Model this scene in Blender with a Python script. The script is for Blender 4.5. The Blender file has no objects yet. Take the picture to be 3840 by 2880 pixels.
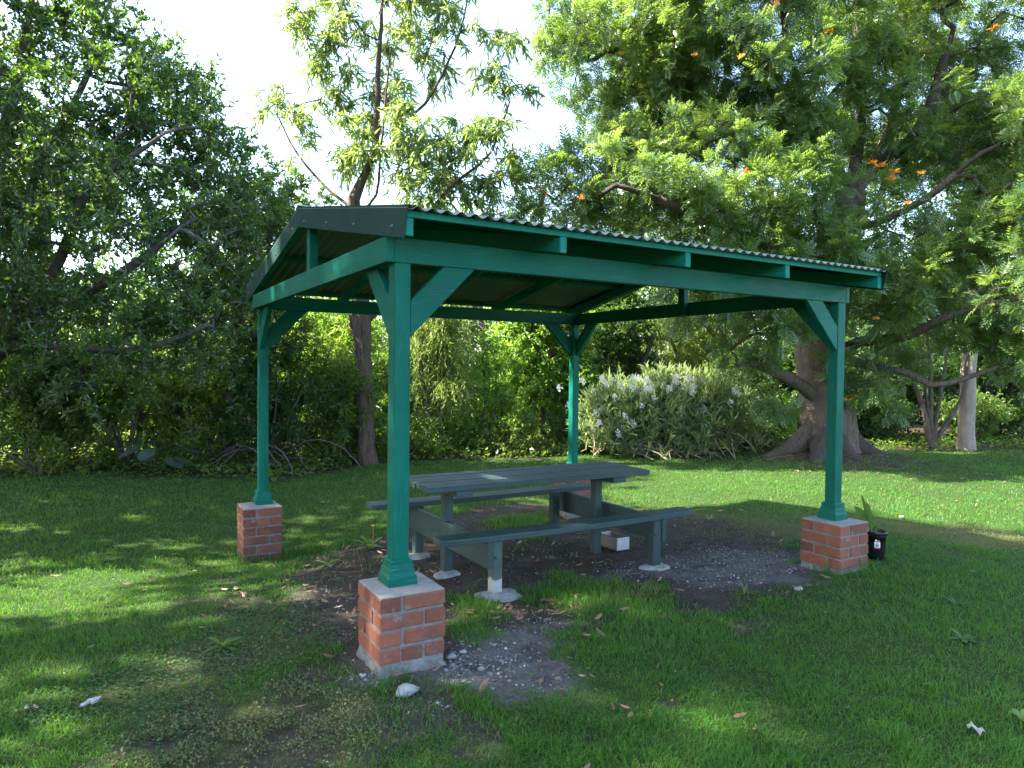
import bpy, bmesh, math, random, zlib
import numpy as np
from mathutils import Vector, Matrix

rng = np.random.default_rng(11)
random.seed(5)
def reseed(s):
    global rng
    rng = np.random.default_rng(zlib.crc32(s.encode()))
S = bpy.context.scene
COL = S.collection
R_ = math.radians

# ------------------------------------------------------------------ viewpoint frame
CAM = np.array([-1.2963, -3.3871, 0.7159])
YAW, PITCH, ROLL = 0.5319, -0.0224, 0.0108
FW = np.array([math.sin(YAW), math.cos(YAW), 0.0])
RT = np.array([math.cos(YAW), -math.sin(YAW), 0.0])
def cw(r, f, z):                      # ground frame turned to the viewing direction
    q = CAM + RT * r + FW * f
    return np.array([q[0], q[1], z])

# ------------------------------------------------------------------ numpy noise
def _hash(ix, iy, s):
    n = (ix.astype(np.int64) * 374761393 + iy.astype(np.int64) * 668265263 + s * 144269) & 0x7fffffff
    n = ((n ^ (n >> 13)) * 1274126177) & 0x7fffffff
    return ((n ^ (n >> 16)) & 0xffff) / 65535.0
def vnoise(x, y, s=0):
    x = np.asarray(x, float); y = np.asarray(y, float)
    ix, iy = np.floor(x), np.floor(y); fx, fy = x - ix, y - iy
    fx = fx * fx * (3 - 2 * fx); fy = fy * fy * (3 - 2 * fy)
    a = _hash(ix, iy, s); b = _hash(ix + 1, iy, s); c = _hash(ix, iy + 1, s); d = _hash(ix + 1, iy + 1, s)
    return (a * (1 - fx) + b * fx) * (1 - fy) + (c * (1 - fx) + d * fx) * fy
def fbm(x, y, f=1.0, o=3, s=0):
    t = 0; a = .5; n = 0
    for i in range(o):
        t = t + a * vnoise(np.asarray(x) * f, np.asarray(y) * f, s + i * 17); n += a; a *= .5; f *= 2.03
    return t / n

# ------------------------------------------------------------------ ground height and cover maps
CP = np.array([(.05,-.1,-.782),(.25,-.25,-.785),(-.15,0,-.79),(.1,-.3,-.787),(.3,.1,-.80),(3.6,-.1,-.792),(3.4,-.2,-.795),(1.15,.96,-.9),(2.65,.98,-.9),(1.1,1.65,-.925),(2.6,1.65,-.925),(2.55,2.45,-.99),(0,3.5,-1.1),
 (3.6,3.5,-1.03),(-1.3,-3.4,-.82),(2.8,8.7,-1.0),(11.2,5.4,-.9),(14,4.5,-.95),(8.6,8,-.92),(6,9.5,-1.0),(-1,9.5,-.9),(-4,5,-1.0),(8,1,-.88),
 (5,-3,-.8),(-5,-2,-.9),(5,30,-1.1),(30,5,-1.0),(-20,10,-1),(3,-20,-.9)])
def gz(x, y):
    x = np.asarray(x, float); y = np.asarray(y, float)
    num = np.zeros(x.shape); den = np.zeros(x.shape)
    for cx, cy, cz in CP:
        w = 1 / ((x - cx) ** 2 + (y - cy) ** 2 + .3) ** 1.5
        num += w * cz; den += w
    z = num / den
    z = z + .03 * (fbm(x, y, .7, 2, 5) - .5)
    z = z + .16 * np.exp(-((x - 10.65) ** 2 + (y - 5.0) ** 2) / 2.2)      # root mound of the big tree
    return z
def gz1(x, y): return float(gz(np.array([x]), np.array([y]))[0])

SOIL = [(-0.07,2.15),(0.49,3.03),(1.05,3.38),(1.65,3.62),(2.43,4.07),(3.26,4.39),(3.98,4.07),(4.04,3.2),(4.41,2.28),(4.96,2.38),(4.41,1.39),(4.12,0.69),(3.46,-0.06),(2.81,-0.19),(2.18,-0.2),(2.05,0.05),(2.33,0.48),(2.16,0.86),(1.79,1.15),(1.35,0.79),(1.25,0.4),(1.18,0.04),(0.88,-0.24),(0.77,-0.53),(0.72,-0.78),(0.51,-0.92),(0.29,-0.77),(0.14,-0.53),(-0.08,-0.29),(-0.26,-0.14),(-0.38,0.24),(-0.41,0.76),(-0.4,1.32)]
GRASSIN = [(2.49,3.59),(3.39,3.73),(3.04,2.73),(2.34,2.37),(2.08,2.73)]
TUFT2 = [(0.84,1.08),(0.99,0.76),(0.91,0.37),(0.64,0.01),(0.41,-0.05),(0.39,0.19)]
GRAV = [(-0.13,0.09),(0.3,0.0),(0.57,0.21),(1.12,0.16),(0.8,-0.48),(0.72,-0.78),(0.49,-0.91),(0.13,-0.55),(-0.08,-0.29),(-0.26,-0.14)]
GRAV2 = [(2.32,1.07),(2.88,1.07),(3.49,1.02),(3.75,0.45),(3.67,-0.18),(3.29,-0.21),(2.74,0.15),(2.47,0.53)]
CLOVER = [(-1.46,0.27),(-1.12,0.68),(-0.67,1.05),(-0.2,1.18),(-0.09,0.75),(-0.26,0.31),(-0.63,0.14),(-0.94,-0.08),(-1.24,-0.22)]
MOSS = [(-1.16,-0.27),(-0.83,-0.14),(-0.53,-0.03),(-0.32,-0.36),(-0.53,-0.65),(-0.85,-0.67),(-1.1,-0.52)]
MOSS2 = [(4.4,3.28),(4.96,2.38),(5.45,1.63),(4.5,0.73),(3.86,0.93),(4.03,2.03)]
MOSS3 = [(5.8,1.1),(6.28,0.55),(6.72,0.06),(5.81,-0.33),(5.6,0.19),(5.31,0.69)]
def sdf(poly, x, y):                  # signed distance, positive inside
    x = np.asarray(x, float); y = np.asarray(y, float)
    d = np.full(x.shape, 1e9); ins = np.zeros(x.shape, bool); n = len(poly)
    for i in range(n):
        ax, ay = poly[i]; bx, by = poly[(i + 1) % n]
        ex, ey = bx - ax, by - ay
        t = np.clip(((x - ax) * ex + (y - ay) * ey) / (ex * ex + ey * ey), 0, 1)
        d = np.minimum(d, (x - ax - t * ex) ** 2 + (y - ay - t * ey) ** 2)
        cr = ((ay > y) != (by > y)) & (x < (bx - ax) * (y - ay) / (by - ay + 1e-12) + ax)
        ins ^= cr
    d = np.sqrt(d)
    return np.where(ins, d, -d)
def sm(v, a, b):
    t = np.clip((v - a) / (b - a), 0, 1); return t * t * (3 - 2 * t)
def maps(x, y):
    n = fbm(x, y, 3.2, 3, 3) - .5; n2 = fbm(x, y, 9, 2, 9) - .5
    soil = sm(sdf(SOIL, x, y) + n * .55 + n2 * .2, -.08, .14)
    soil = soil * (1 - .8 * sm(sdf(GRASSIN, x, y) + n * .4, -.1, .12)) * (1 - .9 * sm(sdf(TUFT2, x, y) + n * .3, -.06, .08))
    left = sm(-x + .1, 0, .5) * sm(y + 1.2, 0, .6) * sm(3.2 - y, 0, .8) * sm(x + 1.3, 0, .9)      # thin patchy turf left of the front pier
    thin = left * sm(fbm(x, y, 2.3, 3, 21), .42, .66)
    bits = .8 * sm(fbm(x, y, 2.1, 3, 33), .66, .74) * sm(3.5 - np.hypot(x - .4, y + 1.3), 0, 2.2)  # small worn spots
    oak = .95 * sm(1.9 - np.hypot(x - 10.5, y - 4.9) + n * 1.0, 0, .6)
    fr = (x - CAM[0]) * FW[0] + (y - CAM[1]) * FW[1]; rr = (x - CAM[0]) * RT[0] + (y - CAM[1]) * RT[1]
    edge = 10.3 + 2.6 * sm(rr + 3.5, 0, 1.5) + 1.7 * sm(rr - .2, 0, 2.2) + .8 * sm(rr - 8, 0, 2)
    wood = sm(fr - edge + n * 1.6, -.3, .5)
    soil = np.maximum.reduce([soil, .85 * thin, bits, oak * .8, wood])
    grav = np.maximum(sm(sdf(GRAV, x, y) + n * .3, -.08, .12), sm(sdf(GRAV2, x, y) + n * .4, -.15, .2))
    moss = np.maximum.reduce([sm(sdf(MOSS, x, y) + n * .5, -.15, .1), sm(sdf(MOSS2, x, y) + n * .9, -.2, .2), sm(sdf(MOSS3, x, y) + n * .9, -.3, .2),
        sm(sdf(CLOVER, x, y) + n * .4, -.1, .1) * .7])
    return soil, grav, moss, wood

# ------------------------------------------------------------------ object helpers
def link(o, parent=None):
    COL.objects.link(o)
    if parent is not None: o.parent = parent
    return o
def tag(o, label=None, cat=None, group=None, kind=None):
    if label: o['label'] = label
    if cat: o['category'] = cat
    if group: o['group'] = group
    if kind: o['kind'] = kind
    return o
def thing(name, loc, label, cat, group=None):
    o = bpy.data.objects.new(name, None); o.empty_display_size = .2
    o.location = Vector([float(c) for c in loc]); link(o)
    return tag(o, label, cat, group)
def origin(parent):
    v = Vector((0, 0, 0))
    while parent is not None: v = v + parent.location; parent = parent.parent
    return np.array(v)
def mk(name, V, faces, mat, parent=None, attrs=None, smooth=False):
    """V Nx3 world coordinates; faces: list of int arrays (each KxN of one size)"""
    V = np.asarray(V, float) - origin(parent)
    me = bpy.data.meshes.new(name)
    faces = [np.asarray(f, np.int32) for f in faces if len(f)]
    me.vertices.add(len(V)); me.vertices.foreach_set('co', V.astype(np.float32).ravel())
    tot = np.concatenate([np.full(len(f), f.shape[1], np.int32) for f in faces])
    idx = np.concatenate([f.ravel() for f in faces])
    st = np.concatenate([[0], np.cumsum(tot)[:-1]]).astype(np.int32)
    me.loops.add(len(idx)); me.loops.foreach_set('vertex_index', idx)
    me.polygons.add(len(tot)); me.polygons.foreach_set('loop_start', st)
    try: me.polygons.foreach_set('loop_total', tot)
    except Exception: pass
    me.polygons.foreach_set('use_smooth', np.full(len(tot), bool(smooth)))
    for k, v in (attrs or {}).items():
        a = me.attributes.new(k, 'FLOAT', 'POINT'); a.data.foreach_set('value', np.asarray(v, np.float32))
    me.update(); me.validate()
    if mat: me.materials.append(mat)
    o = bpy.data.objects.new(name, me)
    return link(o, parent)
def frombm(name, bm, mat, parent=None, smooth=False):
    o_ = origin(parent)
    bmesh.ops.recalc_face_normals(bm, faces=bm.faces)
    for v in bm.verts: v.co -= Vector(o_)
    me = bpy.data.meshes.new(name); bm.to_mesh(me); bm.free()
    if smooth:
        for p in me.polygons: p.use_smooth = True
    if mat: me.materials.append(mat)
    return link(bpy.data.objects.new(name, me), parent)
def copy_tree(o, parent=None):
    c = o.copy(); COL.objects.link(c); c.parent = parent
    for ch in o.children: copy_tree(ch, c)
    return c
def prism(bm, pts, vec, bev=.003):
    """closed polygon (3-D points) extruded along vec, edges eased"""
    t = bmesh.new()
    a = [t.verts.new(p) for p in pts]; f = t.faces.new(a)
    r = bmesh.ops.extrude_face_region(t, geom=[f])
    bmesh.ops.translate(t, vec=Vector(vec), verts=[g for g in r['geom'] if isinstance(g, bmesh.types.BMVert)])
    bmesh.ops.recalc_face_normals(t, faces=t.faces)
    if bev: bmesh.ops.bevel(t, geom=list(t.edges), offset=bev, segments=1, profile=.5, affect='EDGES')
    m = bpy.data.meshes.new('t'); t.to_mesh(m); t.free(); bm.from_mesh(m); bpy.data.meshes.remove(m)
def box(bm, x0, x1, y0, y1, z0, z1, bev=.003):
    prism(bm, [(x0,y0,z0),(x1,y0,z0),(x1,y1,z0),(x0,y1,z0)], (0,0,z1-z0), bev)
def lathe(bm, prof, c, seg=24, cap=True):
    rings = []
    for r, z in prof:
        rings.append([bm.verts.new((c[0]+r*math.cos(2*math.pi*i/seg), c[1]+r*math.sin(2*math.pi*i/seg), c[2]+z)) for i in range(seg)])
    for a, b in zip(rings, rings[1:]):
        for i in range(seg): bm.faces.new((a[i], a[(i+1)%seg], b[(i+1)%seg], b[i]))
    if cap:
        bm.faces.new(rings[0][::-1]); bm.faces.new(rings[-1])
def part(name, mat, parent, fn, smooth=False, label=None):
    bm = bmesh.new(); fn(bm)
    o = frombm(name, bm, mat, parent, smooth)
    if label: o['label'] = label
    return o

# ------------------------------------------------------------------ materials
def M(name):
    m = bpy.data.materials.new(name); m.use_nodes = True
    nt = m.node_tree; nt.nodes.clear()
    out = nt.nodes.new('ShaderNodeOutputMaterial'); b = nt.nodes.new('ShaderNodeBsdfPrincipled')
    nt.links.new(b.outputs[0], out.inputs[0])
    return m, nt, b, out
def nd(nt, t, **kw):
    n = nt.nodes.new('ShaderNode' + t)
    for k, v in kw.items():
        if hasattr(n, k): setattr(n, k, v)
        else: n.inputs[k.replace('_', ' ')].default_value = v
    return n
def ramp(nt, src, p0, p1, c0=(0,0,0,1), c1=(1,1,1,1)):
    r = nt.nodes.new('ShaderNodeValToRGB'); e = r.color_ramp.elements
    e[0].position = p0; e[1].position = p1; e[0].color = c0; e[1].color = c1
    nt.links.new(src, r.inputs[0]); return r.outputs[0]
def mixc(nt, fac, a, b, mode='MIX'):
    n = nt.nodes.new('ShaderNodeMix'); n.data_type = 'RGBA'; n.blend_type = mode
    for i, s in ((0, fac), (6, a), (7, b)):
        if hasattr(s, 'links') or hasattr(s, 'is_linked'): nt.links.new(s, n.inputs[i])
        elif i == 0: n.inputs[0].default_value = s
        else: n.inputs[i].default_value = (*s[:3], 1)
    return n.outputs[2]
def objc(nt, scale=(1,1,1)):
    t = nt.nodes.new('ShaderNodeTexCoord'); mp = nt.nodes.new('ShaderNodeMapping'); mp.inputs['Scale'].default_value = scale
    nt.links.new(t.outputs['Object'], mp.inputs[0]); return mp.outputs[0]
def noise(nt, vec, scale, detail=3, rough=.6):
    n = nd(nt, 'TexNoise'); n.inputs['Scale'].default_value = scale; n.inputs['Detail'].default_value = detail; n.inputs['Roughness'].default_value = rough
    nt.links.new(vec, n.inputs['Vector']); return n.outputs[0]
def attr(nt, name):
    n = nd(nt, 'Attribute'); n.attribute_name = name; return n.outputs['Fac']
def bump(nt, b, h, strength=.3, dist=.01):
    n = nd(nt, 'Bump'); n.inputs['Strength'].default_value = strength; n.inputs['Distance'].default_value = dist
    nt.links.new(h, n.inputs['Height']); nt.links.new(n.outputs[0], b.inputs['Normal'])

def paint(name, c, c2, grain=(1,1,1), rough=.42, spec=.3, chip=None):
    m, nt, b, o = M(name); v = objc(nt, grain)
    n1 = noise(nt, v, 7, 5, .65); n2 = noise(nt, v, 42, 4, .7); n3 = noise(nt, objc(nt), 2.2, 3)
    col = mixc(nt, ramp(nt, n1, .42, .72), c, c2)
    col = mixc(nt, ramp(nt, n2, .55, .8), col, tuple(min(1, x * 1.5 + .01) for x in c2))
    if chip: col = mixc(nt, ramp(nt, noise(nt, v, 17, 6, .75), .66, .71), col, chip)
    dk = ramp(nt, n3, .35, .6, (.8, .8, .8, 1), (1, 1, 1, 1))
    col = mixc(nt, 1.0, col, dk, 'MULTIPLY')
    nt.links.new(col, b.inputs['Base Color']); b.inputs['Specular IOR Level'].default_value = spec
    rr = ramp(nt, n1, .3, .7, (rough - .1,) * 3 + (1,), (rough + .15,) * 3 + (1,)); nt.links.new(rr, b.inputs['Roughness'])
    bump(nt, b, n2, .25, .004)
    return m
TEAL = (.002, .106, .075); TEAL2 = (.006, .145, .102)
PX = paint('teal paint along', TEAL, TEAL2, (.15, 3, 3), .45, .12, (.05, .24, .18))
PY = paint('teal paint across', TEAL, TEAL2, (3, .15, 3), .45, .12, (.05, .24, .18))
PZ = paint('teal paint upright', TEAL, TEAL2, (3, 3, .15), .45, .12, (.05, .24, .18))
PE = paint('teal paint skylit end grain', (.006, .17, .125), (.012, .22, .165), (3, .15, 3), .5, .12)  # same teal lightened to paint in skylight on rafters and purlins; end grain paler
TBX = paint('grey green table paint', (.028, .056, .058), (.048, .084, .085), (.2, 4, 4), .5, .3, (.12, .15, .15))
TBZ = paint('grey green leg paint', (.028, .054, .052), (.044, .075, .072), (4, 4, .3), .55, .3, (.11, .13, .12))

def worn_leg():
    m, nt, b, o = M('worn leg paint'); v = objc(nt)
    n = noise(nt, v, 14, 5); col = mixc(nt, ramp(nt, n, .4, .7), (.04, .07, .065), (.07, .1, .095))
    sx = nd(nt, 'SeparateXYZ'); nt.links.new(v, sx.inputs[0])
    add = nd(nt, 'Math', operation='ADD'); nt.links.new(sx.outputs[2], add.inputs[0])
    mul = nd(nt, 'Math', operation='MULTIPLY'); nt.links.new(n, mul.inputs[0]); mul.inputs[1].default_value = .12; nt.links.new(mul.outputs[0], add.inputs[1])
    f1 = ramp(nt, add.outputs[0], .205, .225, (1,1,1,1), (0,0,0,1)); f2 = ramp(nt, add.outputs[0], .10, .115)
    mm = nd(nt, 'Math', operation='MULTIPLY'); nt.links.new(f1, mm.inputs[0]); nt.links.new(f2, mm.inputs[1])
    col = mixc(nt, mm.outputs[0], col, (.36, .36, .35)); nt.links.new(col, b.inputs['Base Color']); b.inputs['Roughness'].default_value = .7
    bump(nt, b, n, .3, .005); return m
TBW = worn_leg()

def metal(name, c, rough=.35, spec=.5):
    m, nt, b, o = M(name); v = objc(nt); n = noise(nt, v, 3, 4)
    col = mixc(nt, ramp(nt, n, .35, .7), c, tuple(x * 1.35 for x in c)); nt.links.new(col, b.inputs['Base Color'])
    b.inputs['Roughness'].default_value = rough; b.inputs['Specular IOR Level'].default_value = spec
    bump(nt, b, noise(nt, v, 30, 2), .04, .003); return m
BARGE = metal('dark green flashing', (.009, .034, .030), .6, .12)
ROOF = metal('painted corrugated steel', (.15, .18, .155), .38)
GALV = metal('screw heads', (.05, .08, .09), .4, .7)
DARK = metal('dark bolt steel', (.03, .03, .03), .5)

def brickm():
    m, nt, b, o = M('red brick'); v = objc(nt); t = attr(nt, 'tint')
    col = mixc(nt, t, (.13, .042, .027), (.25, .082, .046))
    n = noise(nt, v, 9, 5, .65)
    col = mixc(nt, ramp(nt, n, .5, .75), col, (.30, .10, .065))
    vo = nd(nt, 'TexVoronoi'); vo.inputs['Scale'].default_value = 120; nt.links.new(v, vo.inputs['Vector'])
    col = mixc(nt, ramp(nt, vo.outputs['Distance'], .10, .2, (1,1,1,1), (0,0,0,1)), col, (.07, .03, .025))
    n5 = noise(nt, v, 170, 2); col = mixc(nt, ramp(nt, n5, .70, .74), col, (.5, .3, .2))
    n4 = noise(nt, v, 6.5, 5, .7); col = mixc(nt, ramp(nt, n4, .585, .65), col, (.19, .165, .155))
    n6 = noise(nt, v, 3.1, 5, .7); col = mixc(nt, ramp(nt, n6, .50, .68), col, (.10, .055, .04))
    nt.links.new(col, b.inputs['Base Color']); b.inputs['Roughness'].default_value = .85
    bump(nt, b, noise(nt, v, 90, 4), .5, .004); return m
BRICK = brickm()
def mortar(name, a, c, sc=25):
    m, nt, b, o = M(name); v = objc(nt); n = noise(nt, v, sc, 6, .7)
    col = mixc(nt, ramp(nt, n, .3, .75), a, c); nt.links.new(col, b.inputs['Base Color']); b.inputs['Roughness'].default_value = .95
    bump(nt, b, noise(nt, v, 60, 5), .7, .008); return m
MORTAR = mortar('grey mortar', (.11, .105, .098), (.23, .22, .21))
CONC = mortar('rough concrete', (.12, .116, .11), (.24, .232, .22), 18)
CAPC = mortar('cement render', (.17, .16, .148), (.29, .275, .255), 14)
WHITEC = mortar('pale concrete', (.17, .166, .158), (.38, .372, .36), 14)

def leafm(name, c1, c2, trans, fac=.42, rough=.42, c3=None, spec=.5):
    m, nt, b, o = M(name); t = attr(nt, 'tint')
    col = mixc(nt, t, c1, c2)
    if c3: col = mixc(nt, ramp(nt, t, .93, .97), col, c3)
    nt.links.new(col, b.inputs['Base Color']); b.inputs['Roughness'].default_value = rough; b.inputs['Specular IOR Level'].default_value = spec
    tr = nd(nt, 'BsdfTranslucent'); tc = mixc(nt, t, tuple(x * .75 for x in trans), trans); nt.links.new(tc, tr.inputs[0])
    mx = nd(nt, 'MixShader'); mx.inputs[0].default_value = fac
    nt.links.new(b.outputs[0], mx.inputs[1]); nt.links.new(tr.outputs[0], mx.inputs[2]); nt.links.new(mx.outputs[0], o.inputs[0])
    return m
L_FIG = leafm('fig leaf', (.026, .078, .016), (.066, .140, .030), (.22, .40, .03), .36, .30, (.24, .30, .04), .8)
L_FIG2 = leafm('olive leaf', (.042, .09, .016), (.10, .165, .035), (.32, .48, .04), .45, .38)
L_GUM = leafm('gum leaf', (.075, .15, .055), (.17, .25, .09), (.45, .58, .13), .48, .4, (.34, .30, .10))
L_OAK = leafm('fern leaf', (.032, .088, .024), (.115, .185, .060), (.32, .48, .07), .40, .30, None, .8)
L_WILL = leafm('feathery leaf', (.11, .17, .04), (.20, .28, .075), (.46, .60, .11), .46, .5)
L_LIME = leafm('bright leaf', (.065, .16, .026), (.14, .25, .05), (.40, .62, .05), .46, .38)
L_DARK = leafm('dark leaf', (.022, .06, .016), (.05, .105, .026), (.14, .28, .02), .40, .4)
L_OLEA = leafm('pale narrow leaf', (.12, .18, .08), (.24, .31, .15), (.46, .58, .18), .42, .36)
L_BACK = leafm('distant leaf', (0.048, 0.102, 0.036), (0.102, 0.168, 0.060), (0.240, 0.360, 0.060), .4, .55)
L_BLUE = leafm('blue green leaf', (.04, .075, .05), (.075, .12, .08), (.14, .22, .08), .4, .45)
GRASSM = leafm('grass blade', (.030, .120, .016), (.085, .21, .032), (.18, .40, .03), .38, .5, (.20, .17, .07), .3)
CLOVM = leafm('clover leaf', (.03, .085, .02), (.055, .125, .03), (.12, .25, .03), .25, .6, None, .3)
MOSSM = leafm('low mat plant', (.05, .09, .02), (.11, .13, .04), (.2, .22, .05), .2, .6, (.22, .15, .08))
DEADM = leafm('dead leaf', (.10, .055, .03), (.27, .16, .09), (.2, .1, .04), .12, .6, (.34, .25, .2))
FLOWW = leafm('white petal', (.75, .75, .70), (.85, .85, .80), (.6, .6, .55), .3, .5)
FLOWO = leafm('orange flower', (.60, .20, .012), (.75, .34, .02), (.7, .3, .02), .35, .5)

def bark(name, a, c, c3, sc=(9, 9, 1.6), bs=.9):
    m, nt, b, o = M(name); v = objc(nt, sc)
    n = noise(nt, v, 2.6, 6, .7); n2 = noise(nt, objc(nt), 1.4, 3); n3 = noise(nt, v, 9, 4, .7)
    col = mixc(nt, ramp(nt, n, .36, .66), a, c); col = mixc(nt, ramp(nt, n2, .5, .7), col, c3)
    nt.links.new(col, b.inputs['Base Color']); b.inputs['Roughness'].default_value = .9
    ad = nd(nt, 'Math', operation='ADD'); nt.links.new(n, ad.inputs[0]); nt.links.new(n3, ad.inputs[1])
    bump(nt, b, ad.outputs[0], bs, .04); return m
B_GUM = bark('stringy bark', (.045, .03, .022), (.15, .105, .08), (.13, .065, .04))
B_OAK = bark('furrowed bark', (.08, .058, .045), (.25, .19, .155), (.18, .125, .10), (14, 14, 1.2), 1.0)
B_LIMB = bark('leaf shaded limb bark', (.03, .023, .02), (.10, .075, .06), (.06, .042, .034), (9, 9, 2), .7)  # fern tree bark darkened to paint in the leaf shade on its limbs
B_FIG = bark('grey bark', (.05, .044, .037), (.14, .125, .105), (.085, .07, .056), (5, 5, 3), .6)
B_GTWIG = bark('grey twig bark', (.10, .09, .075), (.24, .215, .18), (.16, .135, .11), (4, 4, 3), .3)
B_TWIG = bark('branch bark', (.055, .042, .034), (.14, .11, .09), (.10, .075, .06), (4, 4, 3), .4)
B_PALE = bark('pale dry wood', (.20, .15, .11), (.42, .34, .26), (.30, .22, .16), (4, 4, 3), .4)
B_GREY = bark('smooth pale trunk', (.22, .17, .14), (.40, .33, .28), (.30, .23, .19), (2.5, 2.5, 1), .25)
# ------------------------------------------------------------------ ground
def build_ground():
    def axis(lo, hi, fine, far):
        a = list(np.arange(lo, hi, fine)); s = fine
        b = hi
        while b < far: s *= 1.25; b += s; a.append(b)
        s = fine; c = lo
        while c > -far: s *= 1.25; c -= s; a.insert(0, c)
        return np.array(a)
    X = axis(-3.2, 7.5, .05, 170); Y = axis(-3.2, 6.0, .05, 170)
    gx, gy = np.meshgrid(X, Y); x, y = gx.ravel(), gy.ravel()
    soil, grav, moss, wood = maps(x, y)
    z = gz(x, y) + (fbm(x, y, 11, 2, 2) - .5) * .018 * soil - .012 * soil * (1 - wood)
    nx, ny = len(X), len(Y); i = np.arange(ny - 1)[:, None] * nx + np.arange(nx - 1)[None, :]; i = i.ravel()
    F = np.stack([i, i + 1, i + nx + 1, i + nx], 1)
    m, nt, b, o = M('lawn soil'); v = objc(nt)
    n1 = noise(nt, v, 5, 6, .7); n2 = noise(nt, v, 45, 5, .7); n3 = noise(nt, v, 160, 3, .7)
    turf = mixc(nt, ramp(nt, n2, .35, .7), (.022, .040, .010), (.05, .085, .018))
    soilc = mixc(nt, ramp(nt, n1, .35, .65), (.030, .024, .020), (.080, .064, .052))
    soilc = mixc(nt, ramp(nt, n2, .5, .75), soilc, (.15, .12, .095))
    soilc = mixc(nt, ramp(nt, n3, .66, .72), soilc, (.30, .28, .26))
    gr = mixc(nt, ramp(nt, n2, .3, .7), (.075, .072, .068), (.18, .173, .165))
    gr = mixc(nt, ramp(nt, n3, .6, .66), gr, (.30, .295, .29))
    mo = mixc(nt, ramp(nt, n2, .35, .7), (.06, .07, .02), (.12, .12, .04))
    col = mixc(nt, attr(nt, 'moss'), turf, mo); col = mixc(nt, attr(nt, 'soil'), col, soilc)
    gm = nd(nt, 'Math', operation='MULTIPLY'); nt.links.new(attr(nt, 'gravel'), gm.inputs[0]); nt.links.new(ramp(nt, n1, .3, .55), gm.inputs[1])
    col = mixc(nt, gm.outputs[0], col, gr)
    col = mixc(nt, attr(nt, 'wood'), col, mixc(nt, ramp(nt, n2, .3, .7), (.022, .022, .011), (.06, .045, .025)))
    nt.links.new(col, b.inputs['Base Color']); b.inputs['Roughness'].default_value = .95; b.inputs['Specular IOR Level'].default_value = .2
    ad = nd(nt, 'Math', operation='ADD'); nt.links.new(n2, ad.inputs[0]); nt.links.new(n3, ad.inputs[1]); bump(nt, b, ad.outputs[0], .8, .02)
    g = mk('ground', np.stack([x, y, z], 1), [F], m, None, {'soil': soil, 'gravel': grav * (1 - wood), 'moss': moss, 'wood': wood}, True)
    g['kind'] = 'structure'; g['label'] = 'park lawn with worn bare soil around the shelter'
build_ground()

def wedge(N, r0, r1, expo, half=.86):
    """random ground points whose density falls off with distance from the viewpoint"""
    u = rng.random(N); e = 2 - expo
    r = (r0 ** e + u * (r1 ** e - r0 ** e)) ** (1 / e)
    a = YAW + (rng.random(N) * 2 - 1) * half
    return CAM[0] + r * np.sin(a), CAM[1] + r * np.cos(a), r
PIERS = [(-.1242, -.1664), (3.4386, -.1636), (-.1691, 3.2906), (3.41, 3.29)]
LEGS = [(1.1, .93), (2.62, .93), (1.1, 1.64), (2.6, 1.64), (1.12, 2.33), (2.55, 2.33)]
def clear(x, y):
    k = np.ones(x.shape, bool)
    for a, b in PIERS: k &= ~((x > a - .005) & (x < a + .35) & (y > b - .005) & (y < b + .35))
    for a, b in LEGS: k &= ~((abs(x - a) < .05) & (abs(y - b) < .05))
    k &= np.hypot(x - 4.15, y + .0) > .085
    k &= np.hypot(x - 10.6, y - 5.0) > .75
    k &= ~((x > 2.42) & (x < 2.9) & (y > 1.5) & (y < 1.8))
    k &= np.hypot(x - 2.77, y - 8.5) > .2
    return k
def grass(name, label, N, r0, r1, expo, w0, h0, hv, dens_fn, tall=None):
    x, y, r = wedge(N, r0, r1, expo)
    soil, grav, moss, wood = maps(x, y)
    keep = (rng.random(N) < dens_fn(x, y, soil, grav, moss, wood)) & clear(x, y)
    x, y, r, soil, moss = x[keep], y[keep], r[keep], soil[keep], moss[keep]; n = len(x)
    z = gz(x, y) - .012
    big = fbm(x, y, 1.1, 2, 40); cl = fbm(x, y, 7, 2, 44)
    h = (h0 + hv * rng.random(n)) * (.55 + .9 * cl) * (.8 + .5 * big) * (1 - .45 * moss) * (1 - .25 * soil)
    if tall is not None: h = h * (1 + tall(x, y))
    w = w0 * np.maximum(1, r / 4.5) ** .85 * (.7 + .6 * rng.random(n))
    da = fbm(x, y, 2.5, 2, 50) * 8 + rng.normal(0, 1.8, n)
    lean = (.25 + .75 * rng.random(n)) * (.9 + .5 * (1 - cl))
    dx, dy = np.cos(da), np.sin(da); fa = rng.random(n) * 6.283; sx, sy = np.cos(fa) * w / 2, np.sin(fa) * w / 2
    base = np.stack([x, y, z], 1)
    mid = base + np.stack([dx * lean * h * .35, dy * lean * h * .35, h * .62], 1)
    tip = base + np.stack([dx * lean * h, dy * lean * h, h * (1.02 - .28 * lean)], 1)
    sd = np.stack([sx, sy, np.zeros(n)], 1)
    V = np.stack([base - sd, base + sd, mid + sd * .8, mid - sd * .8, tip], 1).reshape(-1, 3)
    i = np.arange(n)[:, None] * 5
    Q = i + np.array([[0, 1, 2, 3]]); T = i + np.array([[3, 2, 4]])
    t = np.clip(.15 + .55 * rng.random(n) + .5 * (big - .5) + .35 * (fbm(x, y, .5, 2, 70) - .5) + .25 * moss, 0, .92)
    t = np.where(rng.random(n) < .035 + .12 * soil + .1 * moss, .99, t)
    dry = np.exp(-((x - 1.98) ** 2 + (y - .44) ** 2) / .05); t = np.where(rng.random(n) < dry * .9, 1.0, t)
    g = mk(name, V, [Q, T], GRASSM, None, {'tint': np.repeat(t, 5)}); return tag(g, label, 'grass', None, 'stuff')
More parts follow.
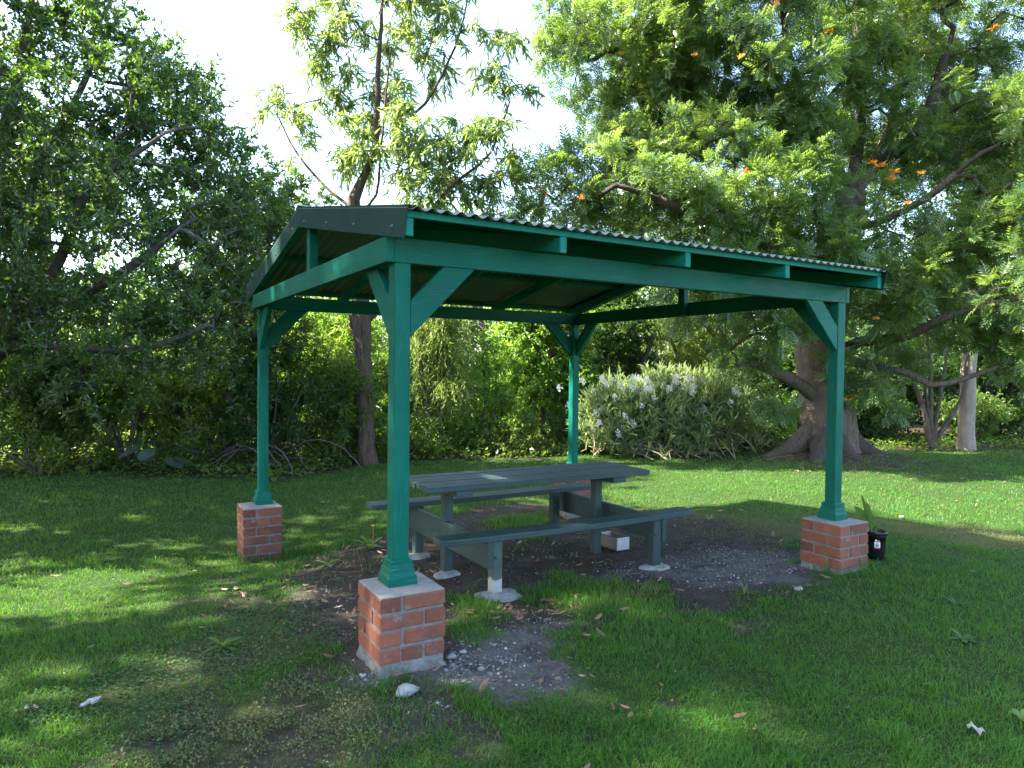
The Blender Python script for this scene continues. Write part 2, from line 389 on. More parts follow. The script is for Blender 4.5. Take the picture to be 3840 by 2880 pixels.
def near_edges(x, y):
    v = np.zeros(x.shape)
    for a, b in PIERS:
        d = np.maximum(np.maximum(a - x, x - a - .345), np.maximum(b - y, y - b - .345)); v = np.maximum(v, 1.6 * sm(.16 - d, 0, .12) * (rng.random(x.shape) < .5))
    v = np.maximum(v, 1.5 * sm(sdf(TUFT2, x, y), -.02, .1) * rng.random(x.shape))
    v = np.maximum(v, .9 * sm(sdf(GRASSIN, x, y), -.02, .1) * rng.random(x.shape))
    v = np.maximum(v, 1.2 * np.exp(-((x - 1.75) ** 2 + (y - .7) ** 2) / .15) * rng.random(x.shape))
    return v
grass('lawn_grass', 'short green lawn grass thinning out to bare soil by the shelter', 900000, 1.7, 34, 1.72, .0038, .022, .034,
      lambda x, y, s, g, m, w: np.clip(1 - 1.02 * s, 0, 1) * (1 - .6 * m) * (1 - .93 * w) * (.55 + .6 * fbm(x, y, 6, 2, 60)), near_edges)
grass('soil_grass', 'stray grass tufts on the bare soil', 26000, 2.2, 11, 1.3, .0042, .05, .06,
      lambda x, y, s, g, m, w: s * (1 - w) * sm(fbm(x, y, 5.5, 2, 81), .60, .72) * (1 - .5 * g), None)

# clover, mats, litter, gravel ------------------------------------------------
def scatter_leaves(name, label, cat, mat, x, y, tmplV, tmplF, L, up, zoff, tint, lift=.2, kind='stuff'):
    n = len(x); z = gz(x, y) + zoff
    a = rng.random(n) * 6.283; d = np.stack([np.cos(a), np.sin(a), rng.normal(0, lift, n)], 1); d /= np.linalg.norm(d, axis=1)[:, None]
    nn = np.stack([rng.normal(0, up, n), rng.normal(0, up, n), np.ones(n)], 1)
    s = np.cross(nn, d); s /= np.linalg.norm(s, axis=1)[:, None]; nn = np.cross(d, s)
    T = np.asarray(tmplV, float); P = np.stack([x, y, z], 1)
    V = P[:, None] + L[:, None, None] * (T[None, :, 0:1] * d[:, None] + T[None, :, 1:2] * s[:, None] + T[None, :, 2:3] * nn[:, None])
    k = len(T); i = np.arange(n)[:, None, None] * k
    Fs = [(i + np.asarray(f)[None]).reshape(-1, len(f[0])) for f in tmplF]
    o = mk(name, V.reshape(-1, 3), Fs, mat, None, {'tint': np.repeat(tint, k)}); return tag(o, label, cat, None, kind)
HEX = [(math.cos(k * 1.0472) * .5, math.sin(k * 1.0472) * .5, .06 * (k % 2)) for k in range(6)]
def in_poly(poly, N, spread=.0, edge=.25):
    P = np.array(poly); lo, hi = P.min(0) - .3, P.max(0) + .3
    x = lo[0] + rng.random(N) * (hi[0] - lo[0]); y = lo[1] + rng.random(N) * (hi[1] - lo[1])
    k = rng.random(N) < sm(sdf(poly, x, y) + (fbm(x, y, 4, 2, 91) - .5) * .6, -edge, edge); return x[k], y[k]
x, y = in_poly(CLOVER, 14000); x2, y2, r2 = wedge(4000, 2, 9, 1.2); k = fbm(x2, y2, 1.3, 2, 77) > .6
x, y = np.r_[x, x2[k]], np.r_[y, y2[k]]; k = clear(x, y); x, y = x[k], y[k]; n = len(x)
scatter_leaves('clover_patch', 'round leaved clover mat in the thin turf before the front pier', 'clover', CLOVM, x, y, HEX, [[(0, 1, 2, 3, 4, 5)]], .007 + .010 * rng.random(n), .3, .008 + .022 * rng.random(n), rng.random(n))
xs = [in_poly(p, c) for p, c in ((MOSS, 30000), (MOSS2, 22000), (MOSS3, 12000), (CLOVER, 8000))]; x = np.concatenate([a for a, b in xs]); y = np.concatenate([b for a, b in xs])
k = clear(x, y) & (fbm(x, y, 6, 2, 15) > .40); x, y = x[k], y[k]; n = len(x)
DIA = [(-.5, 0, 0), (0, .32, .1), (.5, 0, 0), (0, -.32, .1)]
scatter_leaves('ground_cover', 'low yellowish mat plants spreading through the worn turf', 'ground cover', MOSSM, x, y, DIA, [[(0, 1, 2, 3)]], .006 + .012 * rng.random(n), .9, .004 + .03 * rng.random(n), rng.random(n), .8)
LITV = [(-.5, 0, .10), (-.2, .15, .04), (.2, .13, .0), (.5, 0, .12), (.2, -.13, .03), (-.2, -.15, .06)]
LITF = [[(0, 1, 2, 3), (0, 3, 4, 5)]]
x, y = in_poly(SOIL, 2600); q = fbm(x, y, 2.2, 2, 101) > .5; x, y = x[q], y[q]
xa, ya, ra = wedge(420, 2, 16, 1.0); xb = rng.normal(1.15, .25, 70); yb = rng.normal(.35, .16, 70); xc = rng.normal(10.4, 1.3, 900); yc = rng.normal(4.8, 1.1, 900)
xd = rng.normal(.1, .45, 220); yd = rng.normal(1.6, .9, 220)
x = np.r_[x, xa, xb, xc, xd]; y = np.r_[y, ya, yb, yc, yd]; k = clear(x, y); x, y = x[k], y[k]; n = len(x)
scatter_leaves('leaf_litter', 'dry brown gum leaves strewn over the soil and lawn', 'leaves', DEADM, x, y, LITV, LITF, .024 + .062 * rng.random(n) ** 2.2, .45, .014 + .012 * rng.random(n), rng.random(n), .25)

def rocks(name, label, x, y, size, mat, kind, cat, group=None):
    bm = bmesh.new(); bmesh.ops.create_icosphere(bm, subdivisions=1, radius=1); T = np.array([v.co[:] for v in bm.verts]); F = np.array([[v.index for v in f.verts] for f in bm.faces]); bm.free()
    n = len(x); k = len(T)
    V = T[None] * (1 + rng.normal(0, .16, (n, k, 1))) * (size[:, None, None] * (.6 + .7 * rng.random((n, 1, 3))) * np.array([1, 1, .7]))
    V = V + np.stack([x, y, gz(x, y) + size * .15 - .010], 1)[:, None]
    o = mk(name, V.reshape(-1, 3), [(F[None] + np.arange(n)[:, None, None] * k).reshape(-1, 3)], mat, None, {'tint': np.repeat(rng.random(n), k)})
    return tag(o, label, cat, group, kind)
def gravelm():
    m, nt, b, o = M('gravel stone'); t = attr(nt, 'tint'); n = noise(nt, objc(nt), 60, 4)
    col = mixc(nt, t, (.09, .087, .086), (.25, .243, .24)); col = mixc(nt, ramp(nt, t, .9, .95), col, (.42, .42, .42)); col = mixc(nt, ramp(nt, n, .55, .8), col, (.2, .18, .16))
    nt.links.new(col, b.inputs['Base Color']); b.inputs['Roughness'].default_value = .9; return m
GRAVM = gravelm()
a = in_poly(GRAV, 5200); b = in_poly(GRAV2, 6500); c = in_poly(SOIL, 3000)
xr = rng.normal(.12, .17, 420); yr = rng.normal(-.22, .07, 420); xl = rng.normal(-.16, .06, 160); yl = rng.normal(-.12, .12, 160)
x = np.r_[a[0], b[0], c[0], xr, xl]; y = np.r_[a[1], b[1], c[1], yr, yl]; nr_ = 580; k = clear(x, y) & (fbm(x, y, 3, 2, 120) > .33); x, y = x[k], y[k]
sz = .0025 + .006 * rng.random(len(x)) ** 2.2; near_ = (np.hypot(x - .1, y + .2) < .5) & (rng.random(len(x)) < .12); sz = np.where(near_, sz * 1.5 + .011 * rng.random(len(x)) ** 2, sz)
rocks('gravel', 'grey gravel spilled over the bare soil', x, y, sz, GRAVM, 'stuff', 'gravel')
ST = mortar('white stone', (.17, .17, .172), (.36, .36, .36), 10)
for i, (px_, py_, s_, lb) in enumerate([(-.07, -.375, .047, 'white flat stone lying in front of the nearest brick pier'), (.28, -.12, .024, 'pale lump of crushed rock beside the nearest brick pier, larger of two'),
        (.36, -.09, .018, 'pale lump of crushed rock beside the nearest brick pier, smaller of two'), (1.6, 2.6, .04, 'white stone on soil behind the table'), (2.92, -.2, .03, 'white pebble at the soil edge before the right pier')]):
    q = 1 if i else 3
    bm = bmesh.new(); bmesh.ops.create_icosphere(bm, subdivisions=3, radius=1)
    for v in bm.verts:
        w = 1 + .22 * (float(vnoise(np.array([v.co.x * 2 + i * 9]), np.array([v.co.y * 2 + v.co.z * 3]), 3)[0]) - .5) * 2
        v.co = Vector((v.co.x * s_ * 1.2 * w, v.co.y * s_ * .85 * w, v.co.z * s_ * .55 * w)) + Vector((px_, py_, gz1(px_, py_) + s_ * .2))
    tag(frombm('stone', bm, ST, None, True), lb, 'stone')
PAPER, nt_, b_, o_ = M('crumpled paper'); b_.inputs['Base Color'].default_value = (.62, .60, .62, 1); b_.inputs['Roughness'].default_value = .7
def paper(px_, py_, L, W, ang, lb, nm='paper_scrap'):
    bm = bmesh.new(); g = []; 
    for i in range(5):
        for j in range(3):
            u, v = (i / 4 - .5) * L, (j / 2 - .5) * W * (1 - .25 * abs(i - 2) / 2)
            xx, yy = px_ + u * math.cos(ang) - v * math.sin(ang), py_ + u * math.sin(ang) + v * math.cos(ang)
            g.append(bm.verts.new((xx, yy, gz1(xx, yy) + .03 + .012 * math.sin(i * 1.9 + j * 2.3))))
    for i in range(4):
        for j in range(2): bm.faces.new((g[i*3+j], g[(i+1)*3+j], g[(i+1)*3+j+1], g[i*3+j+1]))
    r = bmesh.ops.solidify(bm, geom=list(bm.faces), thickness=.0015)
    tag(frombm(nm, bm, PAPER, None), lb, 'litter')
paper(-1.33, .20, .085, .03, .5, 'pale paper scrap in the grass on the left'); paper(1.91, -1.85, .075, .035, 1.2, 'pale curled scrap in the grass at the lower right')
paper(.055, 1.37, .05, .012, 1.9, 'thin white straw scrap on the soil behind the nearest pier'); paper(6.2, 1.0, .07, .04, .4, 'whitish scrap on the lawn beyond the flower pot')

x, y, r = wedge(60000, 9.5, 21, 1.2); s_, g_, m_, w_ = maps(x, y); k = rng.random(len(x)) < w_; x, y = x[k], y[k]; k = clear(x, y); x, y = x[k], y[k]; n = len(x)
scatter_leaves('undergrowth', 'low leafy undergrowth and fallen leaves at the foot of the bushes', 'undergrowth', L_FIG2, x, y, DIA, [[(0, 1, 2, 3)]], .05 + .07 * rng.random(n), .6, .02 + .16 * rng.random(n) ** 1.5, np.where(rng.random(n) < .3, 0., rng.random(n) * .8), .5)

# small lawn weeds -------------------------------------------------------------
def weed(px_, py_, n, L, W, lb, flower=False, group=None, mat=None):
    z = gz1(px_, py_); t = thing('weed', (px_, py_, z), lb, 'weed', group); V = []; F = []
    for i in range(n):
        a = i * 2.4 + random.random() * .5; el = .25 + .7 * random.random(); l = L * (.7 + .5 * random.random())
        d = Vector((math.cos(a) * math.cos(el), math.sin(a) * math.cos(el), math.sin(el))); s = Vector((-math.sin(a), math.cos(a), 0)); b0 = len(V)
        for u, w in ((0, .15), (.3, .7), (.6, 1), (.85, .7), (1, .05)):
            c = Vector((px_, py_, z + .005)) + d * l * u - Vector((0, 0, 1)) * l * .35 * u * u
            V += [c + s * W * w * .5 + Vector((0, 0, .004)), c - s * W * w * .5 + Vector((0, 0, .004))]
        for k in range(4): F.append((b0 + 2*k, b0 + 2*k + 1, b0 + 2*k + 3, b0 + 2*k + 2))
    mk('leaves', np.array([v[:] for v in V]), [F], mat or L_LIME, t, {'tint': np.full(len(V), random.random())})
    if flower:
        bm = bmesh.new(); lathe(bm, [(.0025, 0), (.002, .2), (.016, .205), (.018, .213), (.006, .22)], (px_ + .03, py_, z), 10)
        frombm('flower', bm, FLOWY, t)
    return t
FLOWY, nt_, b_, o_ = M('yellow dandelion'); b_.inputs['Base Color'].default_value = (.65, .42, .02, 1)
weed(.87, 2.86, 9, .19, .05, 'broad leaved dandelion plant with yellow flower left of the table', True)
weed(2.94, -1.28, 8, .10, .032, 'broad leaved weed in the lawn at the lower right', False, None, CLOVM)
weed(3.5, -.95, 7, .10, .03, 'small pale weed in the lawn before the right pier', False, None, CLOVM)
weed(-.72, .62, 8, .12, .035, 'grassy weed rosette among the clover')
weed(.33, 2.35, 8, .13, .04, 'leafy weed at the soil edge beside the left pier')
weed(2.55, -.05, 9, .13, .010, 'yellowish runner grass on the bare soil edge', False, None, L_WILL)
weed(2.2, -1.9, 6, .09, .03, 'tiny weed among the near lawn blades')
weed(4.5, 2.15, 9, .10, .02, 'little tuft of weed beyond the bench end')
# ------------------------------------------------------------------ picnic shelter
SL, SD, ZT, ZB, PW = 3.6832, 3.5748, 1.3771, 1.2471, .088
OX, OY, ZE = .0503, .2546, 1.3363
SLOPE = (1.7172 - ZE) / (SD / 2 + OY); MID = SD / 2
SH = thing('picnic_shelter', (SL / 2, MID, -.93), 'teal painted timber picnic shelter with corrugated roof on four brick piers', 'shelter')
PIER_S = .344
def pier(px_, py_, top, courses, label, crack, foot):
    z0 = top - .009; g = .0145; hh = .0695; V = []; F = []; T = []
    P = bpy.data.objects.new('brick_pier', None); P.location = Vector((px_ + PIER_S/2, py_ + PIER_S/2, top - .4)) - SH.location; link(P, SH); P['label'] = label
    bm = bmesh.new(); lay = bm.verts.layers.float.new('tint')
    a, b = .108, PIER_S - .108 - g
    for c in range(courses):
        zt = z0 - c * (hh + g); zb = zt - hh
        def brick(x0, x1, y0, y1):
            j = [random.uniform(-.0030, .0030) for _ in range(4)]; t = bmesh.new()
            pts = [(px_ + x0 + j[0], py_ + y0 + j[1], zb), (px_ + x1 + j[0], py_ + y0 + j[1], zb), (px_ + x1 + j[0], py_ + y1 + j[1], zb), (px_ + x0 + j[0], py_ + y1 + j[1], zb)]
            n0 = len(bm.verts); prism(bm, pts, (random.uniform(-.0015, .0015), 0, hh * random.uniform(.97, 1.02)), random.uniform(.003, .006)); bm.verts.ensure_lookup_table(); tv = random.random()
            for v in bm.verts[n0:]: v[lay] = tv
            t.free()
        S_ = PIER_S
        if c % 2 == 0: L = [(0, a, 0, b), (a + g, S_, 0, a), (S_ - a, S_, a + g, S_), (0, b, S_ - a, S_)]
        else: L = [(0, b, 0, a), (b + g, S_, 0, b), (a + g, S_, S_ - a, S_), (0, a, a + g, S_)]
        if c % 2 == 0: L[3] = (0, b, b + g, S_) if b + g < S_ else L[3]
        for q, (x0, x1, y0, y1) in enumerate(L):
            if crack and c % 2 == 1 and q == 0:
                xm = a + .004 * (c % 3); brick(x0, xm - .001, y0, y1); brick(xm + .0015, x1, y0, y1)
            else: brick(x0, x1, y0, y1)
    # keep per-brick tint as attribute
    tint = [v[lay] for v in bm.verts]
    o = frombm('bricks', bm, BRICK, P)
    at = o.data.attributes.get('tint')
    if at is None:
        at = o.data.attributes.new('tint', 'FLOAT', 'POINT'); at.data.foreach_set('value', np.array(tint, np.float32))
    zl = z0 - courses * (hh + g)
    part('mortar', MORTAR, P, lambda bm: box(bm, px_ + .006, px_ + PIER_S - .006, py_ + .006, py_ + PIER_S - .006, zl - .02, z0 - .002, .002))
    part('cap', CAPC, P, lambda bm: box(bm, px_ + .002, px_ + PIER_S - .002, py_ + .002, py_ + PIER_S - .002, z0 - .0015, top, .003))
    def ft(bm):
        n = 12
        for k, (e, z) in enumerate([(-.006, zl + .012), (.004, zl - .03), (.016, zl - .07), (.04, zl - .16)]): pass
        rings = []
        for e, z in [(-.012, zl + .006), (-.006, zl - .008), (.000, zl - .04), (.008, zl - .08), (.02, zl - .30)]:
            ring = []
            for k in range(48):
                u = k / 48 * 4; s, f = int(u), u - int(u); c = [(-e, -e), (PIER_S + e, -e), (PIER_S + e, PIER_S + e), (-e, PIER_S + e)]
                p0, p1 = c[s], c[(s + 1) % 4]; xx = p0[0] + (p1[0] - p0[0]) * f; yy = p0[1] + (p1[1] - p0[1]) * f
                w = (float(vnoise(np.array([k * .9 + px_ * 7]), np.array([z * 30]), 4)[0]) - .5) * foot
                dx, dy = xx - PIER_S/2, yy - PIER_S/2; l = math.hypot(dx, dy)
                ring.append(bm.verts.new((px_ + xx + dx / l * w, py_ + yy + dy / l * w, z + w * .6)))
            rings.append(ring)
        for r0, r1 in zip(rings, rings[1:]):
            for k in range(48): bm.faces.new((r0[k], r0[(k+1) % 48], r1[(k+1) % 48], r1[k]))
        bm.faces.new(rings[0])
    part('footing', CONC, P, ft)
    return P
pier(-.1242, -.1664, -.4035, 4, 'cracked four course brick pier under the nearest post', True, .030)
pier(3.4386, -.1636, -.4276, 4, 'four course brick pier under the right front post', False, .012)
pier(-.1691, 3.2906, -.5893, 6, 'taller six course brick pier with a split joint under the left rear post', True, .010)
pier(3.4086, 3.2906, -.54, 5, 'brick pier under the rear post behind the table', False, .010)
def post(x0, y0, top):
    o = part('post', PZ, SH, lambda bm: box(bm, x0, x0 + PW, y0, y0 + PW, top + .002, ZB, .004))
    cx_, cy_ = x0 + PW / 2, y0 + PW / 2
    def skirt(bm):
        prof = [(.079,.0),(.0775,.040),(.0735,.043),(.071,.050),(.0685,.055),(.0660,.078),(.0640,.082),(.061,.086),(.0585,.112),(.0600,.114),(.0600,.120),(.0525,.126),(.0455,.128)]
        rings = [[bm.verts.new((cx_ + sx * r, cy_ + sy * r, top + .001 + z)) for sx, sy in ((-1,-1),(1,-1),(1,1),(-1,1))] for r, z in prof]
        for r0, r1 in zip(rings, rings[1:]):
            for k in range(4): bm.faces.new((r0[k], r0[(k+1) % 4], r1[(k+1) % 4], r1[k]))
        bm.faces.new(rings[-1]); bmesh.ops.bevel(bm, geom=list(bm.edges), offset=.0012, segments=1, affect='EDGES')
    b = part('post_base', PX, o, skirt)
    for dx, dy in ((0, -.0615), (-.0615, 0)):
        part('screw', DARK, o, lambda bm: bmesh.ops.create_uvsphere(bm, u_segments=8, v_segments=5, radius=.004, matrix=Matrix.Translation((cx_ + dx, cy_ + dy, top + .1))), True)
post(0, 0, -.4035); post(SL - PW, 0, -.4276); post(0, SD - PW, -.5893); post(SL - PW, SD - PW, -.54)
BT = .045
part('beam', PX, SH, lambda bm: box(bm, .0005, SL - .0005, 0, BT, ZB + .0005, ZT)); part('beam', PX, SH, lambda bm: box(bm, .0005, SL - .0005, SD - BT, SD, ZB + .0005, ZT))
part('gable_beam', PY, SH, lambda bm: box(bm, -BT, 0, 0, SD, ZB, ZT + .001)); part('gable_beam', PY, SH, lambda bm: box(bm, SL, SL + BT, 0, SD, ZB, ZT + .001))
BR = .13
def brace_x(x0, sgn, y0):
    a, b = .195, .195 + .0
    pts = [(x0 + sgn * .186, y0, ZB - .0005), (x0 + sgn * .372, y0, ZB - .0005), (x0 + sgn * .001, y0, .870), (x0 + sgn * .001, y0, 1.060)]
    part('knee_brace', PX, SH, lambda bm: prism(bm, pts, (0, .04, 0), .003))
def brace_y(y0, sgn, x0):
    pts = [(x0, y0 + sgn * .186, ZB - .0005), (x0, y0 + sgn * .372, ZB - .0005), (x0, y0 + sgn * .001, .870), (x0, y0 + sgn * .001, 1.060)]
    part('knee_brace', PY, SH, lambda bm: prism(bm, pts, (.04, 0, 0), .003))
brace_x(PW, 1, .004); brace_x(SL - PW, -1, .004); brace_x(PW, 1, SD - .044); brace_x(SL - PW, -1, SD - .044)
brace_y(PW, 1, .004); brace_y(SD - PW, -1, .004); brace_y(PW, 1, SL - .044); brace_y(SD - PW, -1, SL - .044)
RH = .088
def zbot(y): return ZE + SLOPE * (y + OY) if y <= MID else ZE + SLOPE * (SD + OY - y)
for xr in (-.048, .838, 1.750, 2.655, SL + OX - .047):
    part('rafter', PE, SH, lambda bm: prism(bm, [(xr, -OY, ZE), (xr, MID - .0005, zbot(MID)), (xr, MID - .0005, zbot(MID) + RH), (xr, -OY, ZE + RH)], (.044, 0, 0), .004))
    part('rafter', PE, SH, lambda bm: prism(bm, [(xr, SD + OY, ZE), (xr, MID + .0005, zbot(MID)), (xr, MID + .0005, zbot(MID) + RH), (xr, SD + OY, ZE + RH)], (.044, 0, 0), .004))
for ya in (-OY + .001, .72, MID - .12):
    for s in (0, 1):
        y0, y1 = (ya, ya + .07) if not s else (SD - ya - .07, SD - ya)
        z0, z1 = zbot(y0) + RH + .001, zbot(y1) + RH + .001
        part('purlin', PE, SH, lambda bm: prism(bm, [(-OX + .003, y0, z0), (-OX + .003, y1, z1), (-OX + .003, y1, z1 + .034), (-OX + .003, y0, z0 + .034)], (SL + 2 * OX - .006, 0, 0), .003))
for xk in (.002, SL - .062):
    part('king_post', PZ, SH, lambda bm: box(bm, xk, xk + .06, MID - .105, MID - .02, ZB + .004, zbot(MID - .105) + .06))
def sheet(y0, y1):
    xs = np.arange(-OX - .004, SL + OX + .006, .0076); ys = np.linspace(y0, y1, 9)
    gx, gy = np.meshgrid(xs, ys); zz = np.array([zbot(v) for v in ys])[:, None] + RH + .036 + .010 + .0095 * np.cos(gx / .076 * 6.28318)
    top = np.stack([gx, gy, zz + .0015], -1).reshape(-1, 3); bot = np.stack([gx, gy, zz], -1).reshape(-1, 3)
    nx, ny = len(xs), len(ys); i = (np.arange(ny - 1)[:, None] * nx + np.arange(nx - 1)[None]).ravel(); N = nx * ny
    q = np.stack([i, i + 1, i + nx + 1, i + nx], 1); F = [q, q[:, ::-1] + N]
    for row in (0, ny - 1):
        j = row * nx + np.arange(nx - 1); F.append(np.stack([j, j + N, j + N + 1, j + 1], 1))
    for c in (0, nx - 1):
        j = np.arange(ny - 1) * nx + c; F.append(np.stack([j, j + nx, j + nx + N, j + N], 1))
    return mk('roof_sheet', np.r_[top, bot], F, ROOF, SH, None, True)
sheet(-OY - .045, MID - .002); sheet(MID + .002, SD + OY + .045)
def ridge(bm):
    zr = zbot(MID) + RH + .036 + .023; pts = [(-.16, -.16 * SLOPE), (-.04, -.04 * SLOPE + .004), (0, .012), (.04, -.04 * SLOPE + .004), (.16, -.16 * SLOPE)]
    a = [(-OX - .004, MID + y, zr + z) for y, z in pts] + [(-OX - .004, MID + y, zr + z + .002) for y, z in pts[::-1]]
    prism(bm, a, (SL + 2 * OX + .008, 0, 0), 0)
part('ridge_cap', ROOF, SH, ridge)
HB = .145
for xb, sx in ((-OX, -1), (SL + OX, 1)):
    for s in (0, 1):
        Y = (lambda y: y) if not s else (lambda y: SD - y)
        p = part('barge_flashing', BARGE, SH, lambda bm: (prism(bm, [(xb, Y(-OY - .006), ZE - .012), (xb, MID, zbot(MID)), (xb, MID, zbot(MID) + HB), (xb, Y(-OY - .045), ZE + HB - .008)], (sx * .003, 0, 0), 0),
            prism(bm, [(xb, Y(-OY - .045), ZE + HB - .008), (xb, MID, zbot(MID) + HB), (xb, MID, zbot(MID) + HB + .002), (xb, Y(-OY - .045), ZE + HB - .006)], (-sx * .05, 0, 0), 0)))
        for yy in (.0 - .10, .5, 1.05, 1.62):
            sc = part('screw', GALV, p, lambda bm: bmesh.ops.create_cone(bm, cap_ends=True, segments=6, radius1=.011, radius2=.007, depth=.009,
                matrix=Matrix.Translation((xb + sx * .007, Y(yy), zbot(Y(yy)) + .040)) @ Matrix.Rotation(sx * math.pi / 2, 4, 'Y')))
# nail heads at the beam ends
for x, z in ((.02, 1.36), (.07, 1.27), (SL - .03, 1.35), (SL - .07, 1.27), (.90, 1.35), (1.81, 1.35), (2.72, 1.35)):
    part('nail', DARK, SH, lambda bm: bmesh.ops.create_cone(bm, cap_ends=True, segments=8, radius1=.006, radius2=.005, depth=.004, matrix=Matrix.Translation((x, -.001, z)) @ Matrix.Rotation(math.pi/2, 4, 'X')))

# ------------------------------------------------------------------ picnic table
TZ = -.175; TB = thing('picnic_table', (1.86, 1.685, -.93), 'grey green timber picnic table with two attached plank benches', 'picnic table')
TX0, TX1, TY0, TY1 = .80, 2.935, 1.36, 2.012
def top(bm):
    n = 5; w = (TY1 - TY0) / n
    for i in range(n):
        d = [.0, .006, -.004, .004, 0][i]; box(bm, TX0 + d, TX1 + d * .5, TY0 + i * w + .003, TY0 + (i + 1) * w - .003, TZ - .042, TZ - .0015 * (i % 2), .0035)
T_ = part('table_top', TBX, TB, top)
SCR, nt_, b_, o_ = M('dark red marker'); b_.inputs['Base Color'].default_value = (.055, .02, .035, 1)
for cx_, cy_, w_ in ((1.62, 1.42, .09), (1.93, 1.42, .07), (1.30, 1.42, .05), (1.75, 1.56, .14), (1.98, 1.56, .07)):
    def scrib(bm):
        r = random.Random(cx_)
        x, y = cx_ - w_, cy_
        for k in range(int(w_ * 190)):
            nx_, ny_ = x + r.uniform(-.012, .03), cy_ + r.uniform(-.026, .026)
            if nx_ > cx_ + w_: nx_ = cx_ - w_ * r.random()
            d = Vector((nx_ - x, ny_ - y, 0)); s = d.cross(Vector((0, 0, 1))).normalized() * .0017 if d.length else Vector((.001, 0, 0))
            z = TZ + .0012
            bm.faces.new([bm.verts.new((x + s.x, y + s.y, z)), bm.verts.new((x - s.x, y - s.y, z)), bm.verts.new((nx_ - s.x, ny_ - s.y, z)), bm.verts.new((nx_ + s.x, ny_ + s.y, z))])
            x, y = nx_, ny_
    part('scribble', SCR, T_, scrib)
def bench(y0, y1, sag):
    BZ = -.45; n = 14; x0, x1 = .683, 3.0; c = .032
    bm = bmesh.new(); prev = None
    for i in range(n + 1):
        u = i / n; x = x0 + (x1 - x0) * u; z = BZ - sag * 4 * u * (1 - u)
        ins = c * .6 if i in (0, n) else 0
        ring = [bm.verts.new(q) for q in ((x, y0 + ins, z - .043), (x, y1 - ins, z - .043), (x, y1 - ins, z), (x, y0 + ins, z))]
        if prev:
            for k in range(4): bm.faces.new((prev[k], prev[(k+1) % 4], ring[(k+1) % 4], ring[k]))
        else: bm.faces.new(ring[::-1])
        prev = ring
        if i == 0:
            x += .03; z = BZ; ring = [bm.verts.new(q) for q in ((x, y0, z - .043), (x, y1, z - .043), (x, y1, z), (x, y0, z))]
            for k in range(4): bm.faces.new((prev[k], prev[(k+1) % 4], ring[(k+1) % 4], ring[k]))
            prev = ring
        if i == n - 1:
            x = x1 - .03; z = BZ - .001; ring = [bm.verts.new(q) for q in ((x, y0, z - .043), (x, y1, z - .043), (x, y1, z), (x, y0, z))]
            for k in range(4): bm.faces.new((prev[k], prev[(k+1) % 4], ring[(k+1) % 4], ring[k]))
            prev = ring
    bm.faces.new(prev); bmesh.ops.recalc_face_normals(bm, faces=bm.faces)
    ed = [e for e in bm.edges if len(e.link_faces) == 2 and e.calc_face_angle(0) > .6]
    bmesh.ops.bevel(bm, geom=ed, offset=.006, segments=2, profile=.5, affect='EDGES')
    return frombm('bench_seat', bm, TBX, TB)
bench(.878, 1.052, .012); bench(2.262, 2.466, .006)
LW = .078
for (lx, ly, topz, m_, lb) in ((1.13, .925, -.494, TBW, 'bench leg with paint worn to pale wood near its foot'), (2.62, .925, -.494, TBZ, None), (1.09, 1.645, -.218, TBZ, None), (2.57, 1.645, -.218, TBZ, None), (1.12, 2.30, -.494, TBZ, None), (2.56, 2.30, -.494, TBZ, None)):
    o = part('leg', m_, TB, lambda bm: box(bm, lx - LW/2, lx + LW/2, ly - LW/2 + .02, ly + LW/2 + .02, gz1(lx, ly) - .10, topz, .006), False, lb)
    part('bolt', DARK, o, lambda bm: bmesh.ops.create_cone(bm, cap_ends=True, segments=8, radius1=.012, radius2=.010, depth=.010, matrix=Matrix.Translation((lx - .02, ly + .02 - LW/2 - .004, -.62 if topz < -.4 else -.60)) @ Matrix.Rotation(math.pi/2, 4, 'X')))
for xc in (1.13 - LW/2 - .046, 2.62 + LW/2 + .002):
    part('cross_rail', TBX, TB, lambda bm: prism(bm, [(xc, .895, -.495), (xc, 2.45, -.495), (xc, 2.45, -.64), (xc, 2.40, -.69), (xc, .895, -.69)], (.044, 0, 0), .003))
for xc in (1.09, 2.585):
    part('batten', TBX, TB, lambda bm: box(bm, xc - .068, xc + .068, 1.352, 2.0, TZ - .088, TZ - .0425, .003))
def foot(cx_, cy_, r_, sq, seed):
    bm = bmesh.new(); n = 40; rings = []
    for f, h in ((1.0, -.03), (.96, .004), (.8, .014), (.45, .02), (.0, .022)):
        ring = []
        for k in range(n):
            a = k / n * 6.283; w = 1 + .35 * (float(vnoise(np.array([2 + 1.6 * math.cos(a) + seed]), np.array([2 + 1.6 * math.sin(a)]), 8)[0]) - .5) * 2
            xx, yy = cx_ + math.cos(a) * r_ * w * f, cy_ + math.sin(a) * r_ * sq * w * f
            ring.append(bm.verts.new((xx, yy, gz1(xx, yy) + h)))
        rings.append(ring)
    for a, b in zip(rings, rings[1:]):
        for k in range(n): bm.faces.new((a[k], a[(k+1) % n], b[(k+1) % n], b[k]))
    return frombm('footing', bm, WHITEC, TB, True)
foot(1.14, .90, .16, .8, 1); foot(2.63, .93, .12, .8, 5); foot(1.06, 1.62, .12, .7, 9); foot(1.08, 2.25, .13, .6, 13)

